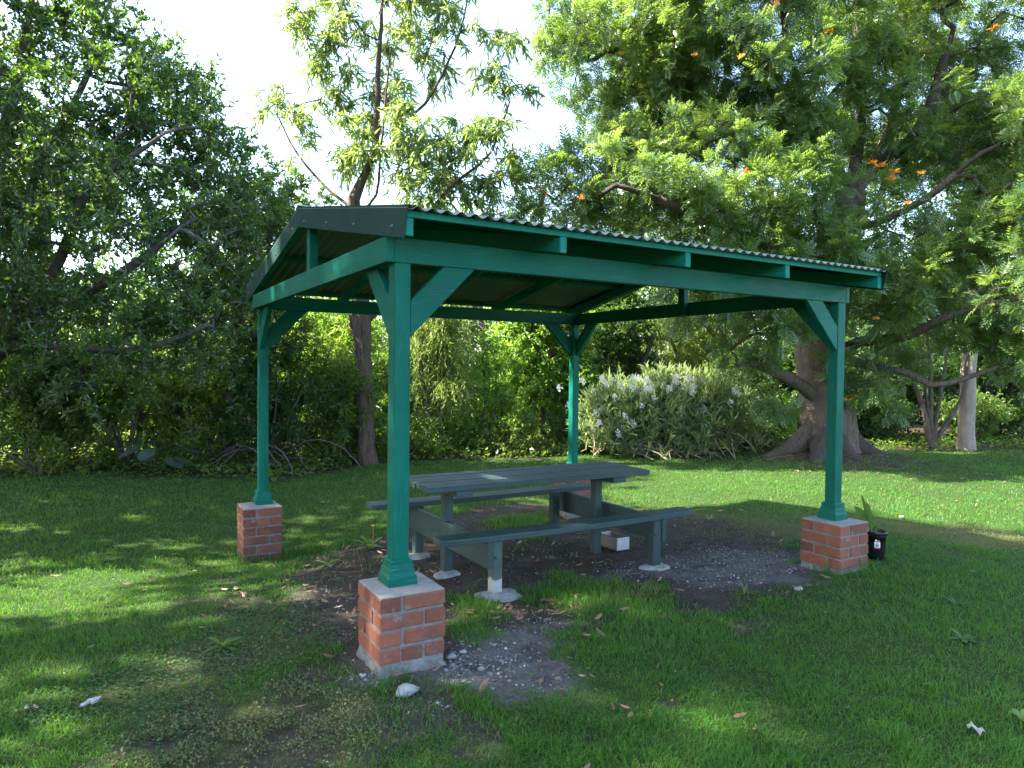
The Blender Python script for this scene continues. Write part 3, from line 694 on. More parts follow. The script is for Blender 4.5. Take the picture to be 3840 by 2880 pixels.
# ------------------------------------------------------------------ open box with a brick, flower pot
BOXM, nt_, b_, o_ = M('box panel'); 
_n = noise(nt_, objc(nt_), 20, 4); nt_.links.new(mixc(nt_, ramp(nt_, _n, .3, .8), (.50, .49, .50), (.36, .35, .35)), b_.inputs['Base Color']); b_.inputs['Roughness'].default_value = .6
BOXG, nt_, b_, o_ = M('box grey side'); b_.inputs['Base Color'].default_value = (.16, .155, .14, 1); b_.inputs['Roughness'].default_value = .7
bz = gz1(2.7, 1.65) + .002; BX = thing('open_box', (2.72, 1.63, bz), 'small open box with a pale end standing under the table', 'box')
bx0, bx1, by0, by1, bh = 2.735, 2.875, 1.56, 1.83, .115
part('base', BOXG, BX, lambda bm: box(bm, bx0, bx1, by0, by1, bz, bz + .004, 0))
for q, m_ in (((bx0, bx1, by0, by0 + .005), BOXM), ((bx0, bx1, by1 - .005, by1), BOXM), ((bx0, bx0 + .005, by0 + .0055, by1 - .0055), BOXG), ((bx1 - .005, bx1, by0 + .0055, by1 - .0055), BOXG)):
    part('side_panel', m_, BX, lambda bm: box(bm, *q, bz + .0045, bz + bh, .0008))
bm = bmesh.new(); box(bm, bx0 + .012, bx1 - .022, by0 + .012, by1 - .09, bz + .006, bz + .082, .004); lo_ = frombm('loose_brick', bm, BRICK, None)
lo_.data.attributes.new('tint', 'FLOAT', 'POINT').data.foreach_set('value', np.full(len(lo_.data.vertices), .9, np.float32)); tag(lo_, 'loose reddish brick lying inside the open box under the table', 'brick')

PLAS, nt_, b_, o_ = M('black plastic'); b_.inputs['Base Color'].default_value = (.012, .012, .014, 1); b_.inputs['Roughness'].default_value = .38
px_, py_ = 4.15, .0; pz = gz1(px_, py_) - .004
POT = thing('flower_pot', (px_, py_, pz), 'black plastic flower pot with white price sticker beside the right brick pier', 'flower pot')
part('pot_body', PLAS, POT, lambda bm: lathe(bm, [(.054, 0), (.058, .002), (.068, .19), (.0685, .195), (.073, .196), (.0745, .206), (.0705, .206), (.066, .15), (.0, .149)], (px_, py_, pz), 36, False), True)
part('rim', PLAS, POT, lambda bm: lathe(bm, [(.0735, .204), (.082, .206), (.083, .228), (.081, .236), (.0745, .236), (.072, .206)], (px_, py_, pz), 36, False), True)
part('soil', DEADM, POT, lambda bm: lathe(bm, [(.0725, .205), (.05, .218), (.02, .222), (.001, .218)], (px_, py_, pz), 20, False))
PINK, nt_, b_, o_ = M('pink sticker band'); b_.inputs['Base Color'].default_value = (.45, .05, .12, 1)
STK, nt_, b_, o_ = M('white sticker'); b_.inputs['Base Color'].default_value = (.8, .8, .8, 1)
INK, nt_, b_, o_ = M('barcode ink'); b_.inputs['Base Color'].default_value = (.05, .05, .09, 1)
GRN, nt_, b_, o_ = M('green emblem'); b_.inputs['Base Color'].default_value = (.1, .4, .2, 1)
dirp = math.atan2(CAM[1] - py_, CAM[0] - px_)
def curved(bm, a0, a1, z0, z1, off):
    n = 5; g = []
    for i in range(n + 1):
        a = dirp + a0 + (a1 - a0) * i / n
        g.append([bm.verts.new((px_ + math.cos(a) * ((.058 + (z - .002) * .0532) + off), py_ + math.sin(a) * ((.058 + (z - .002) * .0532) + off), pz + z)) for z in (z0, z1)])
    for i in range(n): bm.faces.new((g[i][0], g[i+1][0], g[i+1][1], g[i][1]))
lab = part('price_sticker', STK, POT, lambda bm: curved(bm, -.24, .40, .112, .158, .0012))
part('barcode', INK, lab, lambda bm: [curved(bm, a, a + w, .117, .140, .0020) for a, w in ((-.12,.03),(-.07,.015),(-.04,.04),(.02,.02),(.06,.012),(.09,.035),(.15,.015),(.18,.03),(.225,.015),(.26,.02))] + [curved(bm, -.05, .2, .147, .150, .0020)])
part('price_band', PINK, POT, lambda bm: curved(bm, -.22, .39, .102, .1115, .0012))
def lettering(bm):
    for k, a in enumerate((.32, .275, .23, .185, .14, .095)): curved(bm, a - .016, a + .016, .1645, .1705, .0012)
part('sticker_lettering', STK, POT, lettering)
part('sticker_emblem', STK, POT, lambda bm: (curved(bm, -.17, .055, .162, .173, .0012), curved(bm, -.13, .02, .173, .178, .0012)))
def potplant():
    V = []; F = []
    for az, el, L, W, dr in ((2.75, 1.30, .40, .030, .05), (2.5, 1.15, .36, .055, .10), (2.7, .72, .40, .035, .16), (1.2, 1.25, .30, .035, .12), (-.4, 1.0, .27, .03, .22), (2.2, 1.42, .30, .05, .03)):
        d = Vector((math.cos(az) * math.cos(el), math.sin(az) * math.cos(el), math.sin(el))); s = d.cross(Vector((.55, .8, .25))).normalized(); b0 = len(V)
        for u, w in ((0, .12), (.25, .2), (.45, .8), (.65, 1), (.85, .6), (1, .03)):
            c = Vector((px_ - .03, py_ + .02, pz + .20)) + d * L * u - Vector((0, 0, 1)) * dr * u * u * u
            V += [c + s * W * w * .5, c - s * W * w * .5]
        for k in range(5): F.append((b0 + 2*k, b0 + 2*k + 1, b0 + 2*k + 3, b0 + 2*k + 2))
    return mk('plant_leaves', np.array([v[:] for v in V]), [F], L_FIG2, POT, {'tint': np.full(len(V), .2)}, True)
potplant()
# ------------------------------------------------------------------ trees
def unit(v): return v / np.maximum(np.linalg.norm(v, axis=-1, keepdims=True), 1e-9)
def catmull(P, step):
    P = np.asarray(P, float); out = []
    Q = np.vstack([2 * P[0] - P[1], P, 2 * P[-1] - P[-2]])
    for i in range(1, len(Q) - 2):
        n = max(1, int(np.linalg.norm(Q[i+1][:3] - Q[i][:3]) / step))
        for k in range(n):
            t = k / n; a, b, c, d = Q[i-1], Q[i], Q[i+1], Q[i+2]
            out.append(.5 * (2*b + (c - a)*t + (2*a - 5*b + 4*c - d)*t*t + (3*b - a - 3*c + d)*t**3))
    out.append(P[-1]); return np.array(out)
class Skel:
    def __init__(s): s.P = np.zeros((0, 3)); s.par = []; s.rad = []
    def poly(s, pts, step=.25, wob=.0, root=False):
        C = catmull(pts, step)
        if wob: C[1:-1, :3] += rng.normal(0, wob, (len(C) - 2, 3))
        prev = -1
        if len(s.par) and not root:
            prev = int(np.argmin(((s.P - C[0, :3]) ** 2).sum(1)))
        base = len(s.par); s.P = np.vstack([s.P, C[:, :3]])
        for i in range(len(C)):
            s.par.append(prev if i == 0 else base + i - 1); s.rad.append(max(.004, C[i, 3]))
    def grow(s, T, step=.3, wob=.14, up=.1, below=.5):
        n0 = len(s.par); cap = n0 + int(len(T) * 14); P = np.zeros((cap, 3)); P[:n0] = s.P; n = n0
        d0 = np.array([np.min(((P[:n0] - t) ** 2).sum(1)) for t in T]); tips = []
        for j in np.argsort(d0):
            t = T[j]; df = P[:n] - t; d = np.sqrt((df ** 2).sum(1))
            i = int(np.argmin(d + below * np.maximum(0, df[:, 2]))); dd = d[i]
            k = int(max(1, min(12, math.ceil(dd / step))))
            if n + k >= cap: break
            a = P[i].copy(); c = (a + t) / 2 + rng.normal(0, 1, 3) * dd * wob + np.array([0, 0, up * dd])
            for q in range(1, k + 1):
                u = q / k; P[n] = (1-u)**2 * a + 2*u*(1-u) * c + u*u * t; s.par.append(i if q == 1 else n - 1); s.rad.append(0); n += 1
            tips.append(n - 1)
        s.P = P[:n]; return np.array(tips, int)
    def finish(s, tips, c=.0055, rmin=.005):
        n = len(s.par); cnt = np.zeros(n); cnt[tips] += 1; par = np.array(s.par)
        for i in range(n - 1, -1, -1):
            if par[i] >= 0: cnt[par[i]] += cnt[i]
        s.cnt = cnt; s.r = np.maximum(np.array(s.rad), np.maximum(rmin, c * np.sqrt(np.maximum(cnt, 1))))
        for i in range(n):
            if par[i] >= 0 and s.rad[i] == 0: s.r[i] = min(s.r[i], s.r[par[i]])
    def chains(s):
        n = len(s.par); ch = [[] for _ in range(n)]; roots = []
        for i, p in enumerate(s.par):
            if p >= 0: ch[p].append(i)
            else: roots.append(i)
        out = []; st = [(r, None) for r in roots]
        while st:
            i, p = st.pop(); c = [] if p is None else [p]; c.append(i)
            while ch[i]:
                k = sorted(ch[i], key=lambda q: (-s.r[q]))
                for q in k[1:]: st.append((q, i))
                i = k[0]; c.append(i)
            if len(c) > 1: out.append(c)
        return out
def tubes(s, rough=.0, only=None):
    V = []; Q = []; o = 0
    for c in (only if only is not None else s.chains()):
        P = s.P[c]; r = s.r[c].copy()
        if len(c) > 1 and s.par[c[1]] == c[0]: r[0] = min(r[0], r[1] * 1.25) if s.par[c[0]] >= 0 or s.par.index(-1) != c[0] else r[0]
        k = 14 if r.max() > .12 else 8 if r.max() > .05 else 5 if r.max() > .015 else 3
        t = np.gradient(P, axis=0); t = unit(t); ref = np.array([.35, .2, .91]) if abs(t[:, 2]).mean() < .8 else np.array([1., .1, 0])
        a = unit(np.cross(t, ref)); b = np.cross(t, a); an = np.arange(k) / k * 6.2832
        rr = r[:, None] * np.ones(k)
        if rough and r.max() > .05:
            rr = rr * (1 + rough * (vnoise(np.cos(an)[None] * 1.7 + 5 + P[:, 0:1] * .4, np.sin(an)[None] * 1.7 + P[:, 2:3] * .9, 3) - .5) * 2)
        ring = P[:, None] + rr[..., None] * (np.cos(an)[None, :, None] * a[:, None] + np.sin(an)[None, :, None] * b[:, None])
        m = len(c); V.append(ring.reshape(-1, 3)); i = (np.arange(m - 1)[:, None] * k + np.arange(k)[None]); j = (np.arange(m - 1)[:, None] * k + (np.arange(k)[None] + 1) % k)
        Q.append(o + np.stack([i, j, j + k, i + k], -1).reshape(-1, 4)); o += m * k
    return np.vstack(V), np.vstack(Q)
OVAL = ([(0,0,0),(.3,.5,.07),(.72,.40,.05),(1,0,-.06),(.72,-.40,.05),(.3,-.5,.07)], [(0,1,2,3),(0,3,4,5)])
LANCE = ([(0,0,0),(.3,.5,.03),(.7,.38,-.06),(1,0,-.22),(.7,-.38,-.06),(.3,-.5,.03)], [(0,1,2,3),(0,3,4,5)])
DIAM = ([(0,0,0),(.5,.5,.08),(1,0,-.05),(.5,-.5,.08)], [(0,1,2,3)])
def _frond():
    V = [(0,0,0),(.5,.012,.05),(1,0,-.10),(.5,-.012,.05)]; F = [(0,1,2,3)]
    for i in range(5):
        u = .16 + i * .17; l = .46 * (1 - abs(u - .42) * .75); z = .05 * math.sin(u * 3.1) - .10 * u * u
        for sg in (1, -1):
            b = len(V); c, s_ = math.cos(.85), math.sin(.85)
            V += [(u, 0, z), (u + l*.5*c - .05*s_, sg*(l*.5*s_ + .05*c), z + .03), (u + l*c, sg*l*s_, z - .06), (u + l*.5*c + .05*s_, sg*(l*.5*s_ - .05*c), z + .03)]
            F.append((b, b+1, b+2, b+3))
    return V, F
FROND = _frond()
def foliage(name, mat, parent, P, D, K, tl, m, tmpl, L, Wr, grav=0., upn=.5, spread=.9, twigdroop=0., extra=None, tint=None, twigm=None, bunch=0., seedn=0., twr=1.):
    """K twigs at each tip, m leaves along each twig"""
    n = len(P)
    d = unit(np.repeat(D, K, 0) * .75 + rng.normal(0, spread, (n * K, 3)) + np.array([0, 0, -.25 * grav])); p0 = np.repeat(P, K, 0); l = tl * (.5 + .7 * rng.random(n * K))
    def pt(u): return p0[:, None] + d[:, None] * (l[:, None] * u)[..., None] - np.array([0, 0, 1.]) * (twigdroop * l[:, None] * u * u)[..., None]
    u = (np.arange(m)[None] + rng.random((n * K, m))) / m; u = .12 + .88 * u ** (1 - bunch)
    C = pt(u).reshape(-1, 3); dd = np.repeat(d, m, 0); N = len(C)
    ld = unit(dd * .55 + rng.normal(0, .62, (N, 3)) + np.array([0, 0, -grav]))
    nr = rng.normal(0, 1, (N, 3)) + np.array([0, 0, upn * 2.2]); sd = unit(np.cross(nr, ld)); nn = np.cross(ld, sd)
    T = np.array(tmpl[0], float); k = len(T); Ls = L * (.65 + .6 * rng.random(N)); W = Wr if len(tmpl[0]) < 20 else 1.
    V = C[:, None] + Ls[:, None, None] * (T[None, :, 0:1] * ld[:, None] + T[None, :, 1:2] * W * sd[:, None] + T[None, :, 2:3] * nn[:, None])
    F = np.array(tmpl[1]); Fa = (F[None] + (np.arange(N) * k)[:, None, None]).reshape(-1, F.shape[1])
    if tint is None:
        cl = np.repeat(rng.random(n), K * m); tt = np.clip(.5 * rng.random(N) + .45 * cl + seedn, 0, .93); tt = np.where(rng.random(N) < .02, 1.0, tt)
    else: tt = tint(N)
    o = mk(name, V.reshape(-1, 3), [Fa], mat, parent, {'tint': np.repeat(tt, k)})
    if twigm is not None:
        us = np.array([[0, .5, 1.0]]).repeat(n * K, 0); C3 = pt(us); a = unit(np.cross(d, np.array([.3, .2, .9]))); b = np.cross(d, a); rw = np.array([.0045, .0035, .0018]) * twr
        ring = C3[:, :, None] + rw[None, :, None, None] * np.stack([a, -.5*a + .866*b, -.5*a - .866*b], 1)[:, None]
        V2 = ring.reshape(-1, 3); base = (np.arange(n * K) * 9)[:, None, None]; q = np.array([[r*3 + c, r*3 + (c+1) % 3, r*3 + 3 + (c+1) % 3, r*3 + 3 + c] for r in range(2) for c in range(3)])
        mk('twigs', V2, [(q[None] + base).reshape(-1, 4)], twigm, o)
    return o
def blob_targets(B, dens, squash=.85, inner=.35):
    out = []
    for x, y, z, r in B:
        n = max(2, int(dens * r * r * (.8 + .4 * rng.random()))); v = unit(rng.normal(0, 1, (n, 3))) * (inner + (1 - inner) * rng.random((n, 1)) ** .5) * r
        out.append(np.array([x, y, z]) + v * np.array([1, 1, squash]))
    return np.vstack(out)
def tree(name, label, cat, polys, B, bk, leaf, dens, K, tl, m, tmpl, L, Wr, group=None, c=.0055, grav=0., upn=.5, spread=.9, td=0., twig=None, rough=.12, step=.3, below=.5, trunkname='trunk', leafname='crown', floor=None, up=.1, rmin=.005, bunch=0., squash=.85, seedn=0., limb=None, twr=1.):
    reseed(label + 'T'); t = thing(name, polys[0][0][:3], label, cat, group)
    s = Skel()
    for i, p in enumerate(polys): s.poly(p, .22, .006, i == 0)
    T = blob_targets(B, dens, squash)
    if floor is not None: T = T[T[:, 2] > floor + gz(T[:, 0], T[:, 1])]
    tips = s.grow(T, step, up=up, below=below); s.finish(tips, c, rmin)
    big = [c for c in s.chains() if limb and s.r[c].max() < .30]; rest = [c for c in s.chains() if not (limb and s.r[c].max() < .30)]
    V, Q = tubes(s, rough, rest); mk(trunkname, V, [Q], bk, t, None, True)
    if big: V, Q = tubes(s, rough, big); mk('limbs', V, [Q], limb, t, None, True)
    par = np.array(s.par); P = s.P[tips]; D = unit(P - s.P[par[tips]])
    foliage(leafname, leaf, t, P, D, K, tl, m, tmpl, L, Wr, grav, upn, spread, td, twigm=twig, bunch=bunch, seedn=seedn, twr=twr)
    return t, s
GUM_TRUNK = [(2.78, 8.49, -1.02, 0.2), (2.74, 8.51, -0.65, 0.165), (2.72, 8.52, 0.25, 0.145), (2.68, 8.55, 0.97, 0.135), (2.69, 8.54, 1.54, 0.13), (2.62, 8.58, 2.59, 0.125), (2.51, 8.53, 3.61, 0.115), (2.65, 8.45, 4.0, 0.105), (2.81, 8.36, 4.48, 0.09), (2.81, 8.23, 5.39, 0.07), (2.86, 8.21, 6.49, 0.05), (2.94, 8.16, 7.58, 0.03)]
GUM_L1 = [(2.7, 8.54, 1.46, 0.09), (2.94, 8.39, 1.75, 0.085), (3.27, 7.96, 2.57, 0.06), (3.57, 7.67, 3.34, 0.05), (3.79, 7.31, 3.76, 0.045), (4.25, 6.81, 4.24, 0.03), (4.46, 6.57, 5.03, 0.018)]
GUM_L2 = [(2.48, 8.55, 3.45, 0.05), (2.12, 8.99, 3.89, 0.04), (1.75, 9.44, 4.51, 0.03), (1.48, 9.71, 5.19, 0.018)]
GUM_L3 = [(2.81, 8.23, 5.39, 0.05), (3.32, 7.71, 5.01, 0.04), (3.83, 7.29, 6.05, 0.028), (3.99, 7.19, 6.81, 0.02)]
GUM_L4 = [(2.52, 8.53, 3.29, 0.04), (2.77, 8.14, 3.64, 0.035), (2.81, 7.89, 4.9, 0.025), (2.87, 7.74, 6.0, 0.02)]
GUM_B = [(2.04, 9.04, 6.62, 0.45), (2.51, 9.23, 6.24, 0.51), (2.4, 8.36, 6.67, 0.43), (3.19, 8.48, 6.76, 0.49), (3.4, 7.54, 6.5, 0.54), (3.74, 7.11, 6.34, 0.31), (2.88, 8.78, 5.67, 0.54), (2.45, 8.22, 4.85, 0.39), (2.85, 7.75, 4.71, 0.46), (3.45, 8.21, 4.47, 0.53), (2.98, 9.06, 4.49, 0.51), (2.41, 8.35, 4.34, 0.36), (3.15, 7.92, 5.36, 0.43), (3.53, 7.23, 4.68, 0.42), (3.99, 7.31, 4.41, 0.47), (4.14, 6.76, 4.58, 0.45), (4.45, 6.69, 4.09, 0.34), (4.47, 7.03, 3.64, 0.35), (4.08, 7.84, 3.91, 0.45), (3.42, 7.53, 3.64, 0.39), (4.42, 6.59, 5.33, 0.34), (4.14, 6.64, 6.17, 0.26), (4.34, 6.41, 6.13, 0.22), (1.62, 9.63, 5.52, 0.29), (1.41, 9.76, 5.28, 0.25), (1.72, 9.34, 5.05, 0.29), (1.82, 9.4, 4.51, 0.29), (2.28, 9.59, 5.81, 0.34), (3.8, 8.24, 6.0, 0.41), (4.14, 6.64, 5.51, 0.19), (4.13, 7.57, 3.63, 0.4), (2.13, 9.1, 7.39, 0.58), (2.94, 8.05, 7.29, 0.63), (3.66, 7.39, 7.11, 0.54)]
OAK_TRUNK = [(10.68, 5.0, -0.94, 0.8), (10.63, 5.02, -0.66, 0.66), (10.57, 5.06, -0.14, 0.52), (10.48, 5.12, 0.48, 0.45), (10.41, 5.15, 1.09, 0.44), (10.48, 5.11, 1.61, 0.42), (10.62, 5.03, 2.49, 0.38), (10.79, 4.93, 3.36, 0.34), (10.89, 4.87, 4.05, 0.3)]
OAK_S1 = [(10.89, 4.87, 3.97, 0.2), (10.27, 4.89, 4.73, 0.15), (9.54, 4.85, 5.5, 0.11), (8.99, 4.83, 6.34, 0.08), (8.82, 4.82, 7.55, 0.05)]
OAK_S2 = [(10.89, 4.87, 3.97, 0.2), (11.17, 4.94, 4.89, 0.16), (11.5, 5.09, 6.15, 0.12), (11.59, 5.28, 7.49, 0.08), (11.61, 5.38, 8.81, 0.06)]
OAK_S3 = [(10.89, 4.87, 3.97, 0.22), (11.67, 4.88, 4.78, 0.18), (12.25, 4.89, 5.78, 0.14), (12.64, 5.01, 7.1, 0.1), (12.92, 5.07, 8.87, 0.06)]
OAK_S4 = [(11.57, 4.82, 4.66, 0.14), (11.9, 4.39, 5.05, 0.11), (12.06, 4.07, 5.67, 0.08), (12.2, 3.76, 7.03, 0.05)]
OAK_S5 = [(10.41, 5.16, 1.26, 0.2), (9.49, 5.12, 2.08, 0.14), (8.12, 4.99, 2.61, 0.1), (7.0, 4.96, 3.18, 0.075), (6.21, 4.96, 3.37, 0.06), (5.52, 5.13, 3.53, 0.045)]
OAK_S6 = [(10.48, 5.11, 1.61, 0.2), (10.38, 5.52, 2.88, 0.15), (9.74, 5.9, 4.29, 0.11), (8.88, 6.17, 5.36, 0.08), (7.9, 6.52, 6.13, 0.06), (6.88, 6.89, 6.54, 0.04)]
OAK_S7 = [(10.51, 5.1, 0.04, 0.16), (9.98, 5.06, 0.39, 0.13), (9.35, 5.08, 0.63, 0.11), (8.67, 5.02, 0.81, 0.07)]
OAK_S8 = [(10.53, 5.08, 0.92, 0.2), (10.75, 4.49, 1.26, 0.13), (10.89, 3.71, 1.36, 0.11), (10.95, 2.98, 1.68, 0.09), (11.38, 2.15, 1.95, 0.06)]
OAK_S9 = [(10.53, 5.09, 1.09, 0.16), (10.74, 4.38, 0.83, 0.1), (10.8, 3.65, 0.71, 0.08), (10.85, 3.27, 0.51, 0.07), (11.11, 2.89, 0.61, 0.06), (11.52, 2.53, 0.84, 0.04)]
OAK_S10 = [(10.79, 4.93, 3.36, 0.2), (11.15, 4.26, 3.54, 0.14), (11.29, 3.6, 3.84, 0.11), (11.4, 2.84, 4.39, 0.08)]
OAK_B = [(6.56, 6.61, 6.28, 1.24), (5.68, 6.66, 6.57, 0.64), (7.38, 6.59, 7.14, 1.28), (7.68, 5.72, 6.45, 1.23), (8.68, 5.59, 7.14, 1.18), (8.75, 4.63, 5.82, 0.87), (8.83, 5.27, 5.58, 0.91), (7.99, 6.23, 5.46, 1.03), (7.31, 6.86, 5.53, 0.96), (7.98, 5.31, 4.47, 0.88), (7.01, 5.88, 4.46, 0.88), (5.88, 6.08, 4.32, 0.7), (5.17, 6.27, 3.95, 0.53), (4.72, 6.53, 3.57, 0.42), (4.72, 7.0, 3.43, 0.32), (5.55, 6.27, 3.47, 0.7), (5.96, 5.34, 3.34, 0.74), (6.79, 4.96, 3.52, 0.74), (7.64, 4.58, 3.33, 0.83), (8.44, 4.34, 3.92, 0.69), (8.76, 4.39, 3.21, 0.78), (7.39, 4.73, 2.66, 0.83), (8.43, 4.58, 2.51, 0.7), (9.39, 4.13, 2.61, 0.71), (10.39, 4.12, 3.18, 0.49), (10.03, 3.87, 2.01, 0.79), (10.86, 3.73, 2.53, 0.97), (11.65, 3.38, 3.2, 0.98), (12.27, 3.25, 4.07, 1.0), (12.97, 3.3, 5.19, 1.11), (13.42, 4.2, 6.43, 1.11), (13.63, 3.49, 6.93, 1.07), (13.6, 5.25, 7.99, 1.09), (12.77, 5.97, 8.27, 1.1), (10.15, 4.96, 7.34, 0.77), (11.22, 2.71, 2.59, 0.84), (11.3, 2.19, 2.09, 0.74), (11.19, 2.96, 1.69, 0.78), (10.92, 3.58, 1.64, 0.64), (9.48, 4.54, 1.95, 0.57), (8.38, 4.61, 1.66, 0.7), (7.86, 5.15, 1.9, 0.71), (7.46, 5.62, 1.99, 0.56), (8.58, 4.96, 1.05, 0.56), (9.11, 4.88, 0.24, 0.41), (9.44, 4.68, 1.39, 0.41), (10.39, 4.24, 0.83, 0.58), (10.8, 4.23, 0.33, 0.46), (10.98, 4.01, 0.84, 0.5), (11.65, 2.46, 1.08, 0.61), (11.57, 2.85, 1.24, 0.55), (11.87, 2.21, 3.41, 0.91), (12.68, 2.31, 5.09, 1.19), (13.45, 5.92, 5.82, 0.82), (11.61, 6.19, 6.06, 0.78), (13.91, 5.07, 5.38, 0.89), (7.39, 6.01, 7.7, 1.23), (9.13, 4.98, 7.88, 1.23), (11.37, 4.24, 8.19, 1.28), (12.29, 3.12, 7.76, 1.23)]
OAK_FLOW = [(9.27, 3.39, 4.02, 0.05), (9.38, 3.33, 3.97, 0.06), (9.56, 3.22, 3.88, 0.06), (9.53, 3.24, 3.77, 0.06), (7.07, 3.99, 3.69, 0.04), (8.13, 4.41, 6.61, 0.07), (8.91, 3.95, 6.2, 0.05), (5.18, 5.56, 3.36, 0.04), (4.88, 6.09, 3.46, 0.04), (9.74, 2.88, 3.81, 0.04), (4.78, 6.15, 3.59, 0.04), (6.39, 4.86, 3.86, 0.04), (6.2, 5.89, 5.95, 0.035), (9.73, 4.05, 0.23, 0.05), (9.35, 3.34, 1.55, 0.04), (11.73, 2.87, 6.53, 0.06), (9.56, 2.99, 3.34, 0.04), (7.29, 4.32, 5.56, 0.04), (7.03, 5.05, 5.81, 0.035)]
FIG_TRUNK = [(-3.23, 9.59, -0.95, 0.42), (-3.08, 9.5, -0.07, 0.34), (-2.87, 9.38, 0.67, 0.3), (-2.46, 9.01, 1.14, 0.24), (-2.1, 8.69, 1.53, 0.19)]
FIG_L1 = [(-2.1, 8.69, 1.53, 0.13), (-1.75, 8.25, 2.16, 0.11), (-1.41, 7.82, 3.14, 0.09), (-1.12, 7.53, 3.33, 0.07), (-0.62, 7.12, 3.71, 0.045)]
FIG_L2 = [(-2.46, 9.01, 1.14, 0.15), (-1.81, 8.29, 1.52, 0.12), (-1.2, 7.58, 1.81, 0.09), (-0.68, 7.04, 2.22, 0.07), (-0.2, 6.76, 2.65, 0.045)]
FIG_L3 = [(-2.69, 9.15, 0.87, 0.16), (-1.98, 8.38, 0.97, 0.12), (-1.2, 7.7, 0.91, 0.09), (-0.66, 7.26, 0.95, 0.06), (-0.0, 6.99, 1.27, 0.04)]
FIG_L4 = [(-2.87, 9.38, 0.67, 0.15), (-2.91, 9.75, 2.66, 0.13), (-2.42, 9.34, 4.34, 0.1), (-2.18, 9.2, 5.62, 0.07), (-2.06, 9.13, 6.69, 0.05)]
FIG_L5 = [(-2.4, 8.98, 1.27, 0.13), (-2.2, 9.45, 3.24, 0.1), (-1.55, 9.29, 4.84, 0.07), (-1.18, 9.08, 5.82, 0.04)]
FIG_B = [(-3.43, 10.05, 5.38, 1.18), (-2.52, 9.28, 5.57, 0.88), (-1.78, 9.2, 5.72, 0.84), (-1.12, 8.93, 5.71, 0.7), (-0.65, 8.53, 5.19, 0.63), (-2.83, 9.12, 4.0, 1.05), (-1.96, 8.26, 4.29, 0.77), (-1.25, 8.07, 4.37, 0.78), (-0.56, 8.01, 4.36, 0.74), (-0.02, 7.93, 4.1, 0.62), (0.22, 7.79, 3.77, 0.62), (-1.95, 8.02, 3.11, 0.88), (-1.14, 7.66, 3.2, 0.76), (-0.37, 7.44, 3.07, 0.71), (0.25, 7.54, 3.04, 0.6), (-2.77, 8.62, 2.37, 0.95), (-1.78, 7.57, 2.07, 0.73), (-1.05, 7.14, 2.2, 0.67), (-0.4, 6.99, 2.12, 0.62), (0.22, 7.32, 2.22, 0.56), (0.67, 7.76, 2.93, 0.42), (-2.21, 8.06, 1.36, 0.68), (-1.47, 7.5, 1.24, 0.61), (-0.78, 7.21, 1.31, 0.56), (-0.16, 7.2, 1.4, 0.57), (0.37, 7.47, 1.58, 0.47), (-3.03, 9.01, 1.12, 0.77), (-1.92, 8.35, 0.49, 0.52), (-1.14, 7.89, 0.5, 0.52), (-3.86, 10.3, 3.2, 1.38), (-3.71, 10.22, 6.46, 1.38), (-2.18, 9.32, 6.68, 1.11), (-0.4, 7.69, 0.77, 0.46)]
FIG2_TRUNK = [(0.76, 10.02, -0.92, 0.14), (0.72, 10.04, 0.21, 0.12), (0.83, 9.98, 1.29, 0.1), (0.9, 9.94, 2.44, 0.08), (1.04, 9.86, 3.52, 0.05)]
FIG2_B = [(1.44, 9.86, 3.82, 0.51), (1.11, 10.28, 4.28, 0.51), (1.47, 9.61, 3.11, 0.5), (1.14, 9.56, 2.58, 0.57), (0.89, 10.41, 3.35, 0.6), (1.51, 9.81, 2.31, 0.51), (1.04, 9.86, 1.62, 0.58), (1.52, 9.81, 1.3, 0.51), (0.67, 10.54, 2.16, 0.6), (1.37, 9.89, 0.63, 0.51)]
def grd(r, f):
    q = cw(r, f, 0); return float(gz(np.array([q[0]]), np.array([q[1]]))[0])
def back_copy(B, df, dens_keep=.5, scale=1.0, jit=.4):
    out = []
    for b in B:
        if rng.random() < dens_keep:
            q = np.array(b[:3]) + FW * df * (.7 + .6 * rng.random()) + rng.normal(0, jit, 3); out.append((*q, b[3] * scale))
    return out
thin = lambda Pl, k: [(x, y, z, r * k) for x, y, z, r in Pl]
# big dark fig on the left
tree('fig_tree', 'broad dark leaved fig tree with low grey limbs at the left edge', 'tree', [FIG_TRUNK] + [thin(q_, .55) for q_ in (FIG_L1, FIG_L2, FIG_L3, FIG_L4, FIG_L5)], FIG_B + back_copy(FIG_B, 1.3, .5), B_FIG, L_FIG, 43, 8, .30, 11, OVAL, .075, .46,
     spread=.8, twig=B_GTWIG, twr=1.25, c=.005, upn=.55, floor=.35)
tree('small_fig_tree', 'smaller olive green tree between the dark fig and the shelter gable', 'tree', [[(CAM[0] + (x - CAM[0]) * .92, CAM[1] + (y - CAM[1]) * .92, .72 + (z - .72) * .92 - (.06 if z < -.5 else 0), r) for x, y, z, r in FIG2_TRUNK]], [(CAM[0] + (x - CAM[0]) * .92, CAM[1] + (y - CAM[1]) * .92, .72 + (z - .72) * .92, r * 1.0) for x, y, z, r in FIG2_B + [(1.45, 9.7, 2.8, .5), (1.3, 9.8, 3.4, .5), (1.2, 9.7, 2.0, .5)]], B_FIG, L_FIG2, 44, 8, .3, 11, OVAL, .08, .42, twig=B_TWIG, floor=.5)
